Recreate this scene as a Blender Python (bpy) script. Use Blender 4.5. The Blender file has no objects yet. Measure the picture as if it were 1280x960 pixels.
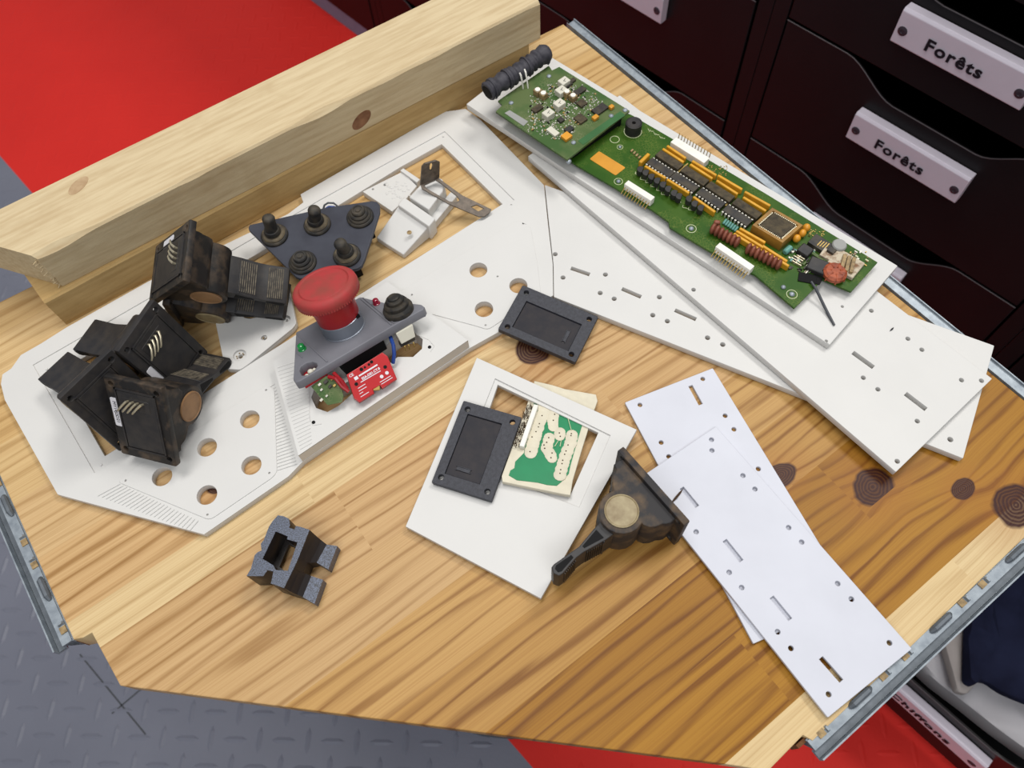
import bpy, bmesh, math, random
from mathutils import Vector, Matrix, Euler
rnd = random.Random(7)
PI = math.pi
SC = bpy.context.scene
COL = SC.collection

# ------------------------------------------------------------------ camera model
CA, CB, CF, CH = -0.045, -0.521, 970.0, 0.43
_n = Vector((CA, CB, -1.0)).normalized()
_x = (Vector((1, 0, 0)) - _n * _n.x).normalized()
_y = _n.cross(_x)
ROT = Matrix((_x, _y, _n))
CAMP = Vector((0, 0, CH))

def ray(p):
    return ROT @ Vector(((p[0] - 640) / CF, (p[1] - 480) / CF, 1.0))

def at(p, z=0.0):
    v = ray(p)
    return CAMP + v * ((z - CH) / v.z)

class Pl:
    """a plane in the room with its own 2D axes"""
    def __init__(s, O, N=(0, 0, 1), X=(1, 0, 0)):
        s.O = Vector(O); s.N = Vector(N).normalized()
        X = Vector(X); s.X = (X - s.N * X.dot(s.N)).normalized()
        s.Y = s.N.cross(s.X)
    def at(s, p):
        v = ray(p)
        return CAMP + v * ((s.O - CAMP).dot(s.N) / v.dot(s.N))
    def uv(s, p):
        d = s.at(p) - s.O
        return (d.dot(s.X), d.dot(s.Y))
    def w(s, u, v, h=0.0):
        return s.O + s.X * u + s.Y * v + s.N * h
    def M(s, u=0, v=0, h=0, rot=0):
        m = Matrix.Identity(4)
        for i, a in enumerate((s.X, s.Y, s.N)):
            for j in range(3):
                m[j][i] = a[j]
        o = s.w(u, v, h)
        for j in range(3):
            m[j][3] = o[j]
        return m @ Matrix.Rotation(rot, 4, 'Z')

def plz(z, ang=0.0):
    return Pl((0, 0, z), (0, 0, 1), (math.cos(ang), math.sin(ang), 0))

def pl3(a, b, c, za, zb, zc):
    A, B, Cc = at(a, za), at(b, zb), at(c, zc)
    n = (B - A).cross(Cc - A).normalized()
    if n.z < 0: n = -n
    return Pl(A, n, B - A)

# ------------------------------------------------------------------ materials
def lin(c):
    return tuple(((x / 255) / 12.92 if x / 255 <= 0.04045 else ((x / 255 + 0.055) / 1.055) ** 2.4) for x in c) + (1.0,)

class NT:
    def __init__(s, name):
        s.m = bpy.data.materials.new(name); s.m.use_nodes = True
        s.t = s.m.node_tree; s.b = s.t.nodes['Principled BSDF']
    def n(s, typ, ins=None, **kw):
        o = s.t.nodes.new(typ)
        for k, v in kw.items(): setattr(o, k, v)
        for k, v in (ins or {}).items():
            if isinstance(v, bpy.types.NodeSocket): s.t.links.new(v, o.inputs[k])
            else: o.inputs[k].default_value = v
        return o
    def l(s, a, b): s.t.links.new(a, b)
    def math(s, op, a, b=0.0, c=None, clamp=False):
        ins = {0: a, 1: b}
        if c is not None: ins[2] = c
        return s.n('ShaderNodeMath', ins, operation=op, use_clamp=clamp).outputs[0]
    def mix(s, f, a, b, mode='MIX'):
        o = s.n('ShaderNodeMix', {0: f}, data_type='RGBA', blend_type=mode)
        for k, v in ((6, a), (7, b)):
            if isinstance(v, bpy.types.NodeSocket): s.l(v, o.inputs[k])
            else: o.inputs[k].default_value = v
        return o.outputs[2]
    def ramp(s, f, stops, interp='LINEAR'):
        o = s.n('ShaderNodeValToRGB', {0: f}); r = o.color_ramp; r.interpolation = interp
        while len(r.elements) > 1: r.elements.remove(r.elements[-1])
        r.elements[0].position = stops[0][0]; r.elements[0].color = stops[0][1]
        for p, c in stops[1:]:
            e = r.elements.new(p); e.color = c
        return o.outputs[0]
    def coord(s): return s.n('ShaderNodeTexCoord').outputs['Object']
    def map(s, v, sc=(1, 1, 1), rot=(0, 0, 0), loc=(0, 0, 0)):
        return s.n('ShaderNodeMapping', {0: v, 1: loc, 2: rot, 3: sc}).outputs[0]
    def noise(s, v, scale, detail=3.0, rough=0.55, dist=0.0):
        return s.n('ShaderNodeTexNoise', {'Vector': v, 'Scale': scale, 'Detail': detail, 'Roughness': rough, 'Distortion': dist}).outputs[0]
    def bump(s, h, strength=0.3, dist=0.001):
        o = s.n('ShaderNodeBump', {'Height': h, 'Strength': strength, 'Distance': dist})
        s.l(o.outputs[0], s.b.inputs['Normal'])
    def col(s, c):
        if isinstance(c, bpy.types.NodeSocket): s.l(c, s.b.inputs['Base Color'])
        else: s.b.inputs['Base Color'].default_value = c
    def p(s, **kw):
        for k, v in kw.items(): s.b.inputs[k.replace('_', ' ')].default_value = v
        return s.m

def plain(name, rgb, rough=0.5, spec=0.5, metal=0.0, var=0.12, scale=60, rgb2=None, bump=0.0, bscale=400, trans=0.0, lo=.35, hi=.7):
    """one colour, broken up by fine noise of its own"""
    t = NT(name); c = lin(rgb)
    co = t.coord()
    n = t.noise(co, scale, 4)
    f = t.ramp(n, [(lo, (0, 0, 0, 1)), (hi, (1, 1, 1, 1))])
    c2 = lin(rgb2) if rgb2 else tuple(x * (1 - var) for x in c[:3]) + (1,)
    t.col(t.mix(f, c, c2))
    if bump: t.bump(t.noise(co, bscale, 2), bump, 0.0006)
    return t.p(Roughness=rough, Metallic=metal, Specular_IOR_Level=spec, Transmission_Weight=trans)

M = {}
M['white'] = plain('white_plastic', (205, 203, 199), 0.45, 0.3, var=0.035, scale=25, bump=0.06, bscale=900)
M['white_cool'] = plain('cool_white_sheet', (199, 200, 208), 0.42, 0.3, var=0.06, scale=30)
M['cream'] = plain('cream_mask', (212, 204, 182), 0.55, 0.3, var=0.1, scale=180)
M['black'] = plain('black_plastic', (34, 33, 35), 0.5, 0.4, rgb2=(52, 48, 45), scale=140, bump=0.1)
M['cover'] = plain('dark_cover_plastic', (56, 57, 64), 0.55, 0.4, rgb2=(42, 42, 48), scale=500, bump=0.35, bscale=1500)
M['cover_in'] = plain('cover_inset', (34, 33, 39), 0.5, 0.2, rgb2=(46, 42, 44), scale=200)
M['dust'] = plain('dusty_black_plastic', (30, 28, 27), 0.5, 0.35, rgb2=(92, 76, 60), scale=100, bump=0.15, lo=.46, hi=.78)
M['dustb'] = plain('brown_dusted_plastic', (44, 42, 43), 0.6, 0.3, rgb2=(112, 90, 64), scale=70, bump=0.2, lo=.44, hi=.72)
M['rib'] = plain('dusty_rib', (116, 107, 92), 0.7, 0.2, rgb2=(60, 56, 52), scale=300)
M['cap'] = plain('brass_cap', (148, 112, 76), 0.5, 0.4, rgb2=(118, 88, 60), scale=90)
M['cap_pale'] = plain('pale_cap', (160, 146, 112), 0.5, 0.4, rgb2=(116, 96, 66), scale=120)
M['label'] = plain('paper_label', (214, 212, 216), 0.5, 0.3, var=0.05)
M['ink'] = plain('black_ink', (28, 25, 32), 0.6, 0.2)
M['rubber'] = plain('dark_rubber', (40, 39, 38), 0.6, 0.3, rgb2=(78, 70, 58), scale=150, bump=0.1, lo=.42, hi=.75)
M['collar_dust'] = plain('dusty_collar', (62, 56, 48), 0.6, 0.3, rgb2=(110, 98, 76), scale=140)
M['slate'] = plain('slate_plate', (62, 64, 73), 0.5, 0.3, rgb2=(50, 51, 60), scale=60)
M['grey'] = plain('grey_print', (118, 118, 124), 0.5, 0.4, rgb2=(106, 106, 112), scale=40)
M['red'] = plain('red_button_top', (172, 56, 58), 0.6, 0.25, rgb2=(142, 66, 58), scale=80)
M['redstem'] = plain('red_button_stem', (160, 26, 32), 0.35, 0.4, var=0.15)
M['redbox'] = plain('red_module', (178, 28, 32), 0.35, 0.4, var=0.1)
M['silver'] = plain('satin_aluminium', (150, 156, 166), 0.4, 0.5, metal=0.75, var=0.15, scale=30)
M['steel'] = plain('galvanised_steel', (152, 160, 166), 0.45, 0.5, metal=0.35, rgb2=(124, 132, 140), scale=200)
M['steel_dk'] = plain('dull_rail_steel', (104, 110, 116), 0.5, 0.5, metal=0.35, rgb2=(86, 92, 98), scale=160)
M['bronze'] = plain('dark_bracket_steel', (104, 92, 80), 0.42, 0.5, metal=0.3, rgb2=(72, 64, 56), scale=300)
M['brushed'] = plain('pin_metal', (196, 186, 160), 0.35, 0.5, metal=0.7)
M['gold'] = plain('gold_pin', (178, 150, 84), 0.4, 0.5, metal=0.6)
M['green_led'] = plain('green_lens', (24, 142, 66), 0.2, 0.6)
M['red_led'] = plain('red_lens', (140, 14, 44), 0.15, 0.6)
M['blue'] = plain('blue_wire', (34, 66, 138), 0.4, 0.4)
M['redwire'] = plain('red_wire', (150, 22, 30), 0.4, 0.4)
M['dark'] = plain('dark_void', (14, 13, 14), 0.7, 0.2)
M['holder'] = plain('sparkly_black_print', (22, 22, 27), 0.4, 0.5, rgb2=(98, 108, 130), scale=1700)
M['holder_side'] = plain('smooth_black_print', (36, 30, 28), 0.42, 0.4)
M['yellow'] = plain('amber_network', (214, 156, 40), 0.4, 0.4, var=0.2, scale=200)
M['orange'] = plain('orange_epoxy', (216, 150, 44), 0.35, 0.5, var=0.2)
M['brown'] = plain('brown_capacitor', (134, 76, 56), 0.5, 0.4, rgb2=(106, 56, 42), scale=200)
M['socket'] = plain('brown_socket', (158, 116, 46), 0.45, 0.4, rgb2=(128, 92, 40), scale=120)
M['chip'] = plain('chip_epoxy', (32, 31, 33), 0.5, 0.4, rgb2=(70, 62, 48), scale=160)
M['chipdust'] = plain('dusty_chip', (84, 74, 56), 0.7, 0.2, rgb2=(52, 47, 40), scale=300)
M['connector'] = plain('white_connector', (234, 230, 220), 0.45, 0.4, var=0.1, scale=200)
M['relay'] = plain('pale_relay', (206, 202, 186), 0.45, 0.4, var=0.08)
M['solder'] = plain('solder_dot', (206, 202, 190), 0.35, 0.5, metal=0.3)
M['teal'] = plain('teal_capacitor', (96, 148, 138), 0.35, 0.4)
M['tan'] = plain('tan_part', (164, 138, 96), 0.5, 0.3, rgb2=(110, 92, 66), scale=300)
M['copper'] = plain('rusted_coil', (170, 84, 50), 0.55, 0.4, rgb2=(110, 52, 36), scale=300)
M['silk'] = plain('silkscreen', (206, 210, 170), 0.6, 0.2)
M['tape'] = plain('black_sleeving', (48, 47, 54), 0.62, 0.35, rgb2=(72, 70, 76), scale=250, bump=0.3, bscale=500)
M['solder_green'] = plain('green_solder_mask', (18, 128, 80), 0.35, 0.45, var=0.12, scale=90)
M['bristle'] = plain('brown_fibre', (72, 54, 38), 0.8, 0.2)
M['cabinet'] = plain('black_cabinet_paint', (21, 18, 19), 0.38, 0.22, var=0.2, scale=20)
M['cabin'] = plain('cabinet_inside', (12, 12, 14), 0.6, 0.2)
M['handle'] = plain('lilac_white_handle', (206, 198, 208), 0.45, 0.4, var=0.04)
M['screw'] = plain('dark_screw', (52, 44, 52), 0.45, 0.5)
M['plinth'] = plain('blue_grey_plinth', (118, 128, 150), 0.5, 0.4)
M['linen'] = plain('pale_cloth', (186, 183, 186), 0.9, 0.1, var=0.1, scale=18, bump=0.3, bscale=90)
M['beige'] = plain('beige_cloth', (168, 160, 156), 0.9, 0.1, var=0.12, scale=18, bump=0.3, bscale=90)
M['navy'] = plain('navy_cloth', (32, 36, 58), 0.9, 0.1, rgb2=(22, 24, 42), scale=20, bump=0.4, bscale=90)
M['stand'] = plain('grey_stand', (70, 72, 76), 0.5, 0.4)

def pcb_mat(name, a, b, c):
    t = NT(name); co = t.coord()
    big = t.noise(co, 45, 3)
    f = t.ramp(big, [(0.4, (0, 0, 0, 1)), (0.62, (1, 1, 1, 1))])
    base = t.mix(f, lin(a), lin(b))
    fine = t.n('ShaderNodeTexVoronoi', {'Vector': co, 'Scale': 520.0}, distance='CHEBYCHEV', feature='DISTANCE_TO_EDGE').outputs[0]
    g = t.ramp(fine, [(0.03, (1, 1, 1, 1)), (0.07, (0, 0, 0, 1))])
    msk = t.ramp(t.noise(co, 70, 2), [(0.5, (0, 0, 0, 1)), (0.6, (1, 1, 1, 1))])
    g2 = t.math('MULTIPLY', t.math('MULTIPLY', g, msk), 0.55)
    t.col(t.mix(g2, base, lin(c)))
    return t.p(Roughness=0.45, Specular_IOR_Level=0.18)
M['pcb'] = pcb_mat('olive_circuit_board', (42, 78, 14), (58, 88, 22), (104, 116, 50))
M['pcb2'] = pcb_mat('green_circuit_board', (62, 90, 46), (88, 102, 62), (124, 126, 92))

def table_wood():
    t = NT('glued_pine'); co = t.coord()
    r = t.map(co, rot=(0, 0, -math.radians(36.5)))
    sep = t.n('ShaderNodeSeparateXYZ', {0: r})
    u, y = sep.outputs[0], sep.outputs[1]
    w = t.math('MULTIPLY', y, -1.0)
    # knots bend the grain and stain it: (u, w, half length, half width)
    knots = [(0.244, -0.010, .0135, .0120, .42), (0.283, 0.021, .0085, .0060, 0), (0.2985, 0.045, .0150, .0125, .5),
             (0.146, -0.203, .0125, .0125, .35), (0.208, -0.047, .011, .007, 0), (-0.058, -0.243, .009, .0055, 0)]
    kn = None; halo = None; shift = None
    for ku, kw, ru, rw, fr in knots:
        a = t.math('DIVIDE', t.math('SUBTRACT', u, ku), ru)
        b = t.math('DIVIDE', t.math('SUBTRACT', w, kw), rw)
        dd = t.math('SQRT', t.math('ADD', t.math('MULTIPLY', a, a), t.math('MULTIPLY', b, b)))
        dd = t.math('ADD', dd, t.math('MULTIPLY', t.math('SUBTRACT', t.noise(co, 80, 2), 0.5), 0.45))
        k = t.math('MULTIPLY', t.math('SUBTRACT', 1.0, dd), 8.0, clamp=True)
        rings = t.math('MULTIPLY', t.math('SINE', t.math('MULTIPLY', dd, 40.0)), 0.09)
        k2 = t.math('MULTIPLY', k, t.math('ADD', 0.78, rings))
        if fr == .42: k2 = t.math('MULTIPLY', k2, t.math('LESS_THAN', w, -.0028))
        h = t.math('MULTIPLY', t.math('SUBTRACT', 1.0, t.math('DIVIDE', dd, 2.6)), 1.0, clamp=True)
        sh = t.math('MULTIPLY', t.math('DIVIDE', b, t.math('ADD', t.math('MULTIPLY', dd, dd), 0.5)), rw * 0.8)
        kn = k2 if kn is None else t.math('MAXIMUM', kn, k2)
        halo = h if halo is None else t.math('MAXIMUM', halo, h)
        shift = sh if shift is None else t.math('ADD', shift, sh)
    # strips across w, each its own colour
    f = t.math('DIVIDE', t.math('ADD', w, 0.5), 0.6)
    P = lambda ww: (ww + 0.5) / 0.6
    strips = [(-.5, (194, 162, 112), .1, .7), (-.43, (204, 174, 126), .9, .8), (-.395, (194, 160, 108), .3, 1.0), (-.352, (200, 170, 122), .7, .7),
              (-.309, (198, 166, 120), .15, .6), (-.266, (194, 160, 114), .55, 1.0), (-.2225, (206, 180, 134), .05, .6), (-.198, (190, 156, 110), .8, 1.0),
              (-.155, (187, 152, 104), .35, .9), (-.112, (181, 142, 84), .6, 1.1), (-.075, (170, 128, 66), .22, 1.3), (-.040, (150, 104, 32), .95, 1.2),
              (.0, (158, 111, 34), .45, 1.5), (.042, (206, 182, 138), .12, .3)]
    base = t.ramp(f, [(max(P(a), 0), lin(c)) for a, c, i, g in strips], 'CONSTANT')
    pid = t.ramp(f, [(max(P(a), 0), (i, g / 1.5, 0, 1)) for a, c, i, g in strips], 'CONSTANT')
    ps = t.n('ShaderNodeSeparateColor', {0: pid})
    off, amp = ps.outputs[0], t.math('MULTIPLY', ps.outputs[1], 1.5)
    # board lengths inside each strip
    uu = t.math('ADD', u, t.math('MULTIPLY', off, 0.37))
    seg = t.math('FLOOR', t.math('DIVIDE', uu, 0.29))
    segn = t.n('ShaderNodeTexWhiteNoise', {0: t.n('ShaderNodeCombineXYZ', {0: seg, 1: off}).outputs[0]}, noise_dimensions='3D').outputs[0]
    gy = t.math('ADD', t.math('ADD', w, shift), t.math('ADD', t.math('MULTIPLY', off, 0.31), t.math('MULTIPLY', segn, 0.17)))
    gv = t.n('ShaderNodeCombineXYZ', {0: t.math('MULTIPLY', u, 1.0), 1: t.math('MULTIPLY', gy, 1.0), 2: off}).outputs[0]
    warp = t.noise(t.map(gv, sc=(3.2, 34, 3)), 1.0, 3)
    ph = t.math('ADD', t.math('MULTIPLY', gy, 700.0), t.math('MULTIPLY', warp, 24.0))
    s1 = t.math('ADD', 0.5, t.math('MULTIPLY', t.math('SINE', ph), 0.5))
    late = t.math('POWER', s1, 4.0)
    fine = t.noise(t.map(gv, sc=(9, 1300, 3)), 1.0, 3)
    fine2 = t.noise(t.map(gv, sc=(5, 120, 3)), 1.0, 3)
    line = t.math('MULTIPLY', t.math('MULTIPLY', late, amp), t.math('MULTIPLY', t.ramp(fine2, [(.3, (.25, .25, .25, 1)), (.6, (1, 1, 1, 1))]), 0.85))
    tone = t.mix(t.math('MULTIPLY', t.math('SUBTRACT', segn, 0.5), 0.3, clamp=True), base, (1, .86, .6, 1), 'MULTIPLY')
    tone = t.mix(t.math('MULTIPLY', t.ramp(fine, [(.42, (0, 0, 0, 1)), (.66, (1, 1, 1, 1))]), 0.34), tone, (0.62, 0.46, 0.30, 1), 'MULTIPLY')
    c1 = t.mix(line, tone, (.52, .40, .24, 1), 'MULTIPLY')
    c2 = t.mix(t.math('MULTIPLY', halo, 0.5), c1, lin((150, 92, 34)))
    c3 = t.mix(t.math('MULTIPLY', kn, 1.2, clamp=True), c2, lin((54, 22, 16)))
    # glue lines between strips
    t.col(c3)
    t.bump(t.math('ADD', late, fine), 0.06, 0.0005)
    return t.p(Roughness=0.45, Specular_IOR_Level=0.22)
M['table'] = table_wood()
M['beam_knot_pale'] = plain('pale_spruce_knot', (184, 158, 124), 0.85, 0.15, rgb2=(158, 128, 96), scale=150)
M['foil'] = plain('dull_foil', (150, 150, 146), 0.5, 0.3)
M['dirty'] = plain('stained_white', (190, 178, 156), 0.6, 0.2, rgb2=(124, 92, 66), scale=210, lo=.45, hi=.65)
M['edge'] = plain('edge_highlight_paint', (74, 68, 70), 0.5, 0.3)  # light caught by the rolled drawer edges, put into the colour
M['pcb_edge'] = plain('bare_green_strip', (60, 102, 60), 0.45, 0.2, var=0.15)
M['endgrain'] = plain('end_grain', (120, 80, 48), 0.8, 0.2, rgb2=(84, 54, 34), scale=250)

def timber(name, light, dark, ang):
    t = NT(name); co = t.coord()
    r = t.map(co, rot=(0, 0, -ang))
    warp = t.noise(t.map(r, sc=(3, 30, 30)), 1.0, 2)
    sep = t.n('ShaderNodeSeparateXYZ', {0: r})
    g = t.math('ADD', t.math('MULTIPLY', t.math('ADD', sep.outputs[1], t.math('MULTIPLY', sep.outputs[2], 1.0)), 520.0), t.math('MULTIPLY', warp, 14.0))
    s = t.math('POWER', t.math('ADD', .5, t.math('MULTIPLY', t.math('SINE', g), .5)), 3.0)
    fine = t.noise(t.map(r, sc=(26, 320, 320)), 1.0, 4)
    blot = t.noise(co, 28, 3)
    c = t.mix(t.math('MULTIPLY', s, 0.09), lin(light), lin(dark))
    c = t.mix(t.math('MULTIPLY', t.ramp(fine, [(.4, (0, 0, 0, 1)), (.7, (1, 1, 1, 1))]), 0.5), c, lin(dark))
    c = t.mix(t.ramp(blot, [(.55, (0, 0, 0, 1)), (.75, (.45, .45, .45, 1))]), c, lin(dark))
    t.col(c)
    t.bump(t.math('ADD', t.math('MULTIPLY', t.noise(t.map(r, sc=(60, 200, 200)), 1.0, 4), 1.0), t.math('MULTIPLY', s, .3)), 0.35, 0.0012)
    return t.p(Roughness=0.8, Specular_IOR_Level=0.2)
M['beam'] = timber('rough_spruce', (203, 184, 148), (168, 141, 102), math.radians(35))
M['beam_low'] = timber('yellow_spruce', (184, 154, 104), (150, 118, 70), math.radians(35))
M['beam_knot'] = plain('spruce_knot', (150, 108, 78), 0.8, 0.2, rgb2=(110, 74, 52), scale=120)

def floor_mat(name, a, b, ro=.45):
    t = NT(name); co = t.coord()
    n = t.noise(co, 9, 4)
    t.col(t.mix(n, lin(a), lin(b)))
    t.bump(t.noise(co, 260, 2), 0.15, 0.001)
    return t.p(Roughness=ro, Specular_IOR_Level=0.35)
M['floor_grey'] = floor_mat('grey_vinyl', (122, 124, 136), (106, 108, 120))
M['floor_red'] = floor_mat('red_vinyl', (222, 40, 30), (210, 34, 26), .7)

# ------------------------------------------------------------------ mesh helpers
class MB:
    def __init__(s): s.b = bmesh.new()
    def add(s, verts, faces, mx=None):
        vs = [s.b.verts.new((mx @ Vector(v)) if mx else Vector(v)) for v in verts]
        for f in faces:
            try: s.b.faces.new([vs[i] for i in f])
            except ValueError: pass
        return s
    def box(s, c, d, mx=None, taper=1.0):
        x, y, z = (k / 2 for k in d)
        v = [(sx * x * (taper if sz > 0 else 1) + c[0], sy * y * (taper if sz > 0 else 1) + c[1], sz * z + c[2]) for sz in (-1, 1) for sx, sy in ((-1, -1), (1, -1), (1, 1), (-1, 1))]
        return s.add(v, [(3, 2, 1, 0), (4, 5, 6, 7), (0, 1, 5, 4), (1, 2, 6, 5), (2, 3, 7, 6), (3, 0, 4, 7)], mx)
    def prism(s, poly, z0, z1, mx=None, poly2=None):
        n = len(poly); p2 = poly2 or poly
        v = [(p[0], p[1], z0) for p in poly] + [(p[0], p[1], z1) for p in p2]
        f = [tuple(range(n))[::-1], tuple(range(n, 2 * n))] + [(i, (i + 1) % n, n + (i + 1) % n, n + i) for i in range(n)]
        return s.add(v, f, mx)
    def hull(s, bot, top):
        n = len(bot)
        f = [tuple(range(n))[::-1], tuple(range(n, 2 * n))] + [(i, (i + 1) % n, n + (i + 1) % n, n + i) for i in range(n)]
        return s.add(list(bot) + list(top), f)
    def lathe(s, prof, seg=28, mx=None, close=True):
        v = []; f = []
        for r, z in prof:
            for k in range(seg):
                a = 2 * PI * k / seg
                v.append((r * math.cos(a), r * math.sin(a), z))
        for i in range(len(prof) - 1):
            for k in range(seg):
                k2 = (k + 1) % seg
                f.append((i * seg + k, i * seg + k2, (i + 1) * seg + k2, (i + 1) * seg + k))
        if close:
            f.append(tuple(range(seg))[::-1]); f.append(tuple(range((len(prof) - 1) * seg, len(prof) * seg)))
        return s.add(v, f, mx)
    def ball(s, c, r, seg=12, sc=(1, 1, 1), mx=None):
        prof = []; n = 7
        v = []; f = []
        for i in range(n + 1):
            a = PI * i / n
            for k in range(seg):
                b = 2 * PI * k / seg
                v.append((c[0] + r * sc[0] * math.sin(a) * math.cos(b), c[1] + r * sc[1] * math.sin(a) * math.sin(b), c[2] - r * sc[2] * math.cos(a)))
        for i in range(n):
            for k in range(seg):
                k2 = (k + 1) % seg
                f.append((i * seg + k, i * seg + k2, (i + 1) * seg + k2, (i + 1) * seg + k))
        s.add(v, f, mx); bmesh.ops.remove_doubles(s.b, verts=s.b.verts, dist=1e-7); return s
    def tube(s, path, r, seg=8, mx=None):
        pts = [Vector(p) for p in path]; rr = r if isinstance(r, (list, tuple)) else [r] * len(pts)
        v = []; f = []; up = Vector((0.123, 0.31, 0.94)).normalized()
        for i, p in enumerate(pts):
            d = (pts[min(i + 1, len(pts) - 1)] - pts[max(i - 1, 0)]).normalized()
            a = d.cross(up)
            if a.length < 1e-3: a = d.cross(Vector((1, 0, 0)))
            a.normalize(); b = d.cross(a).normalized(); up = a.cross(d).normalized()
            for k in range(seg):
                t = 2 * PI * k / seg
                v.append(p + (a * math.cos(t) + b * math.sin(t)) * rr[i])
        for i in range(len(pts) - 1):
            for k in range(seg):
                k2 = (k + 1) % seg
                f.append((i * seg + k, i * seg + k2, (i + 1) * seg + k2, (i + 1) * seg + k))
        f.append(tuple(range(seg))[::-1]); f.append(tuple(range((len(pts) - 1) * seg, len(pts) * seg)))
        return s.add(v, f, mx)
    def mesh(s, name, merge=False):
        if merge: bmesh.ops.remove_doubles(s.b, verts=s.b.verts, dist=1e-7)
        bmesh.ops.recalc_face_normals(s.b, faces=s.b.faces)
        me = bpy.data.meshes.new(name); s.b.to_mesh(me); s.b.free()
        return me
    def take(s, me, mx=None):
        n0 = len(s.b.verts); s.b.from_mesh(me)
        s.b.verts.ensure_lookup_table()
        if mx:
            for v in s.b.verts[n0:]: v.co = mx @ v.co
        return s

def curve_mesh(polys, h, bev=0.0):
    """polys[0] outline, the rest holes; solid from z=0 to z=h"""
    cu = bpy.data.curves.new('tmp', 'CURVE'); cu.dimensions = '2D'; cu.fill_mode = 'BOTH'
    cu.extrude = max(h / 2 - bev, 1e-5); cu.bevel_depth = bev; cu.bevel_resolution = 1
    if bev: cu.offset = -bev
    for pi, p in enumerate(polys):
        ar = sum(p[i - 1][0] * p[i][1] - p[i][0] * p[i - 1][1] for i in range(len(p)))
        if (ar > 0) != (pi == 0): p = list(p)[::-1]
        sp = cu.splines.new('POLY'); sp.points.add(len(p) - 1)
        for k, q in enumerate(p): sp.points[k].co = (q[0], q[1], 0, 1)
        sp.use_cyclic_u = True
    ob = bpy.data.objects.new('tmp', cu); COL.objects.link(ob)
    dg = bpy.context.evaluated_depsgraph_get(); dg.update()
    me = bpy.data.meshes.new_from_object(ob.evaluated_get(dg))
    bpy.data.objects.remove(ob); bpy.data.curves.remove(cu)
    for v in me.vertices: v.co.z += h / 2
    return me

def text_mesh(body, size, h=0.0002, align='CENTER', bold=0.0, wide=1.0):
    cu = bpy.data.curves.new('tmp', 'FONT'); cu.body = body; cu.size = size; cu.extrude = h / 2; cu.offset = bold; cu.space_character = 1.0 if wide == 1.0 else 1.14
    cu.align_x = align; cu.align_y = 'CENTER'; cu.resolution_u = 3
    ob = bpy.data.objects.new('tmp', cu); COL.objects.link(ob)
    dg = bpy.context.evaluated_depsgraph_get(); dg.update()
    me = bpy.data.meshes.new_from_object(ob.evaluated_get(dg))
    bpy.data.objects.remove(ob); bpy.data.curves.remove(cu)
    if wide != 1.0: me.transform(Matrix.Diagonal((wide, 1, 1, 1)))
    return me

def finish(me, mat, smooth=True, ang=32):
    me.materials.clear()
    for m in (mat if isinstance(mat, (list, tuple)) else [mat]): me.materials.append(m)
    if smooth:
        for p in me.polygons: p.use_smooth = True
        me.set_sharp_from_angle(angle=math.radians(ang))

LOCAL = set()
def thing(name, label, cat, loc=(0, 0, 0), group=None, local=False):
    o = bpy.data.objects.new(name, None); COL.objects.link(o); o.location = loc
    o.empty_display_size = 0.01
    o['label'] = label; o['category'] = cat
    if group: o['group'] = group
    if local: LOCAL.add(o)
    return o

def part(name, me, mat, parent=None, label=None, smooth=True, bevel=0.0, kind=None):
    if isinstance(me, MB): me = me.mesh(name)
    me.name = name
    finish(me, mat, smooth)
    o = bpy.data.objects.new(name, me); COL.objects.link(o)
    if parent:
        o.parent = parent
        if parent.type == 'EMPTY' and parent not in LOCAL:
            o.matrix_parent_inverse = parent.matrix_basis.inverted()
    if label: o['label'] = label
    if kind: o['kind'] = kind
    if bevel:
        b = o.modifiers.new('edge', 'BEVEL'); b.width = bevel; b.segments = 2; b.limit_method = 'ANGLE'; b.angle_limit = math.radians(40)
    return o

def solo(name, me, mat, label, cat, group=None, bevel=0.0, smooth=True):
    o = part(name, me, mat, None, label, smooth, bevel)
    o['category'] = cat
    if group: o['group'] = group
    return o

def circ(c, r, n=20, ry=None, a0=0):
    return [(c[0] + r * math.cos(2 * PI * k / n + a0), c[1] + (ry or r) * math.sin(2 * PI * k / n + a0)) for k in range(n)]

def slot(a, b, w):
    a = Vector(a); b = Vector(b); d = (b - a).normalized(); n = Vector((-d.y, d.x)) * w / 2
    return [tuple(a + n), tuple(a - n), tuple(b - n), tuple(b + n)]

def rounded(poly, r, seg=4):
    out = []; n = len(poly)
    for i in range(n):
        p = Vector(poly[i]); a = Vector(poly[i - 1]); b = Vector(poly[(i + 1) % n])
        da, db = (a - p), (b - p)
        k = min(r, da.length * .45, db.length * .45)
        p0 = p + da.normalized() * k; p1 = p + db.normalized() * k
        for s in range(seg + 1):
            t = s / seg
            q = p0 * (1 - t) ** 2 + p * 2 * t * (1 - t) + p1 * t * t
            out.append((q.x, q.y))
    return out

def px_plate(plane, outer, holes, thick, bev=0.0004, uvholes=()):
    """outline measured on the plane (top face); material goes down by thick"""
    polys = [[plane.uv(p) for p in outer]] + [[plane.uv(p) for p in h] for h in holes] + list(uvholes)
    me = curve_mesh(polys, thick, bev)
    me.transform(plane.M(h=-thick))
    return me
# ================================================================== setting
FZ = -0.55
cdir = Vector((0.69106, -0.72279, 0)); cm = Vector((-0.72279, -0.69106, 0))
CK = -0.6281

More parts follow.
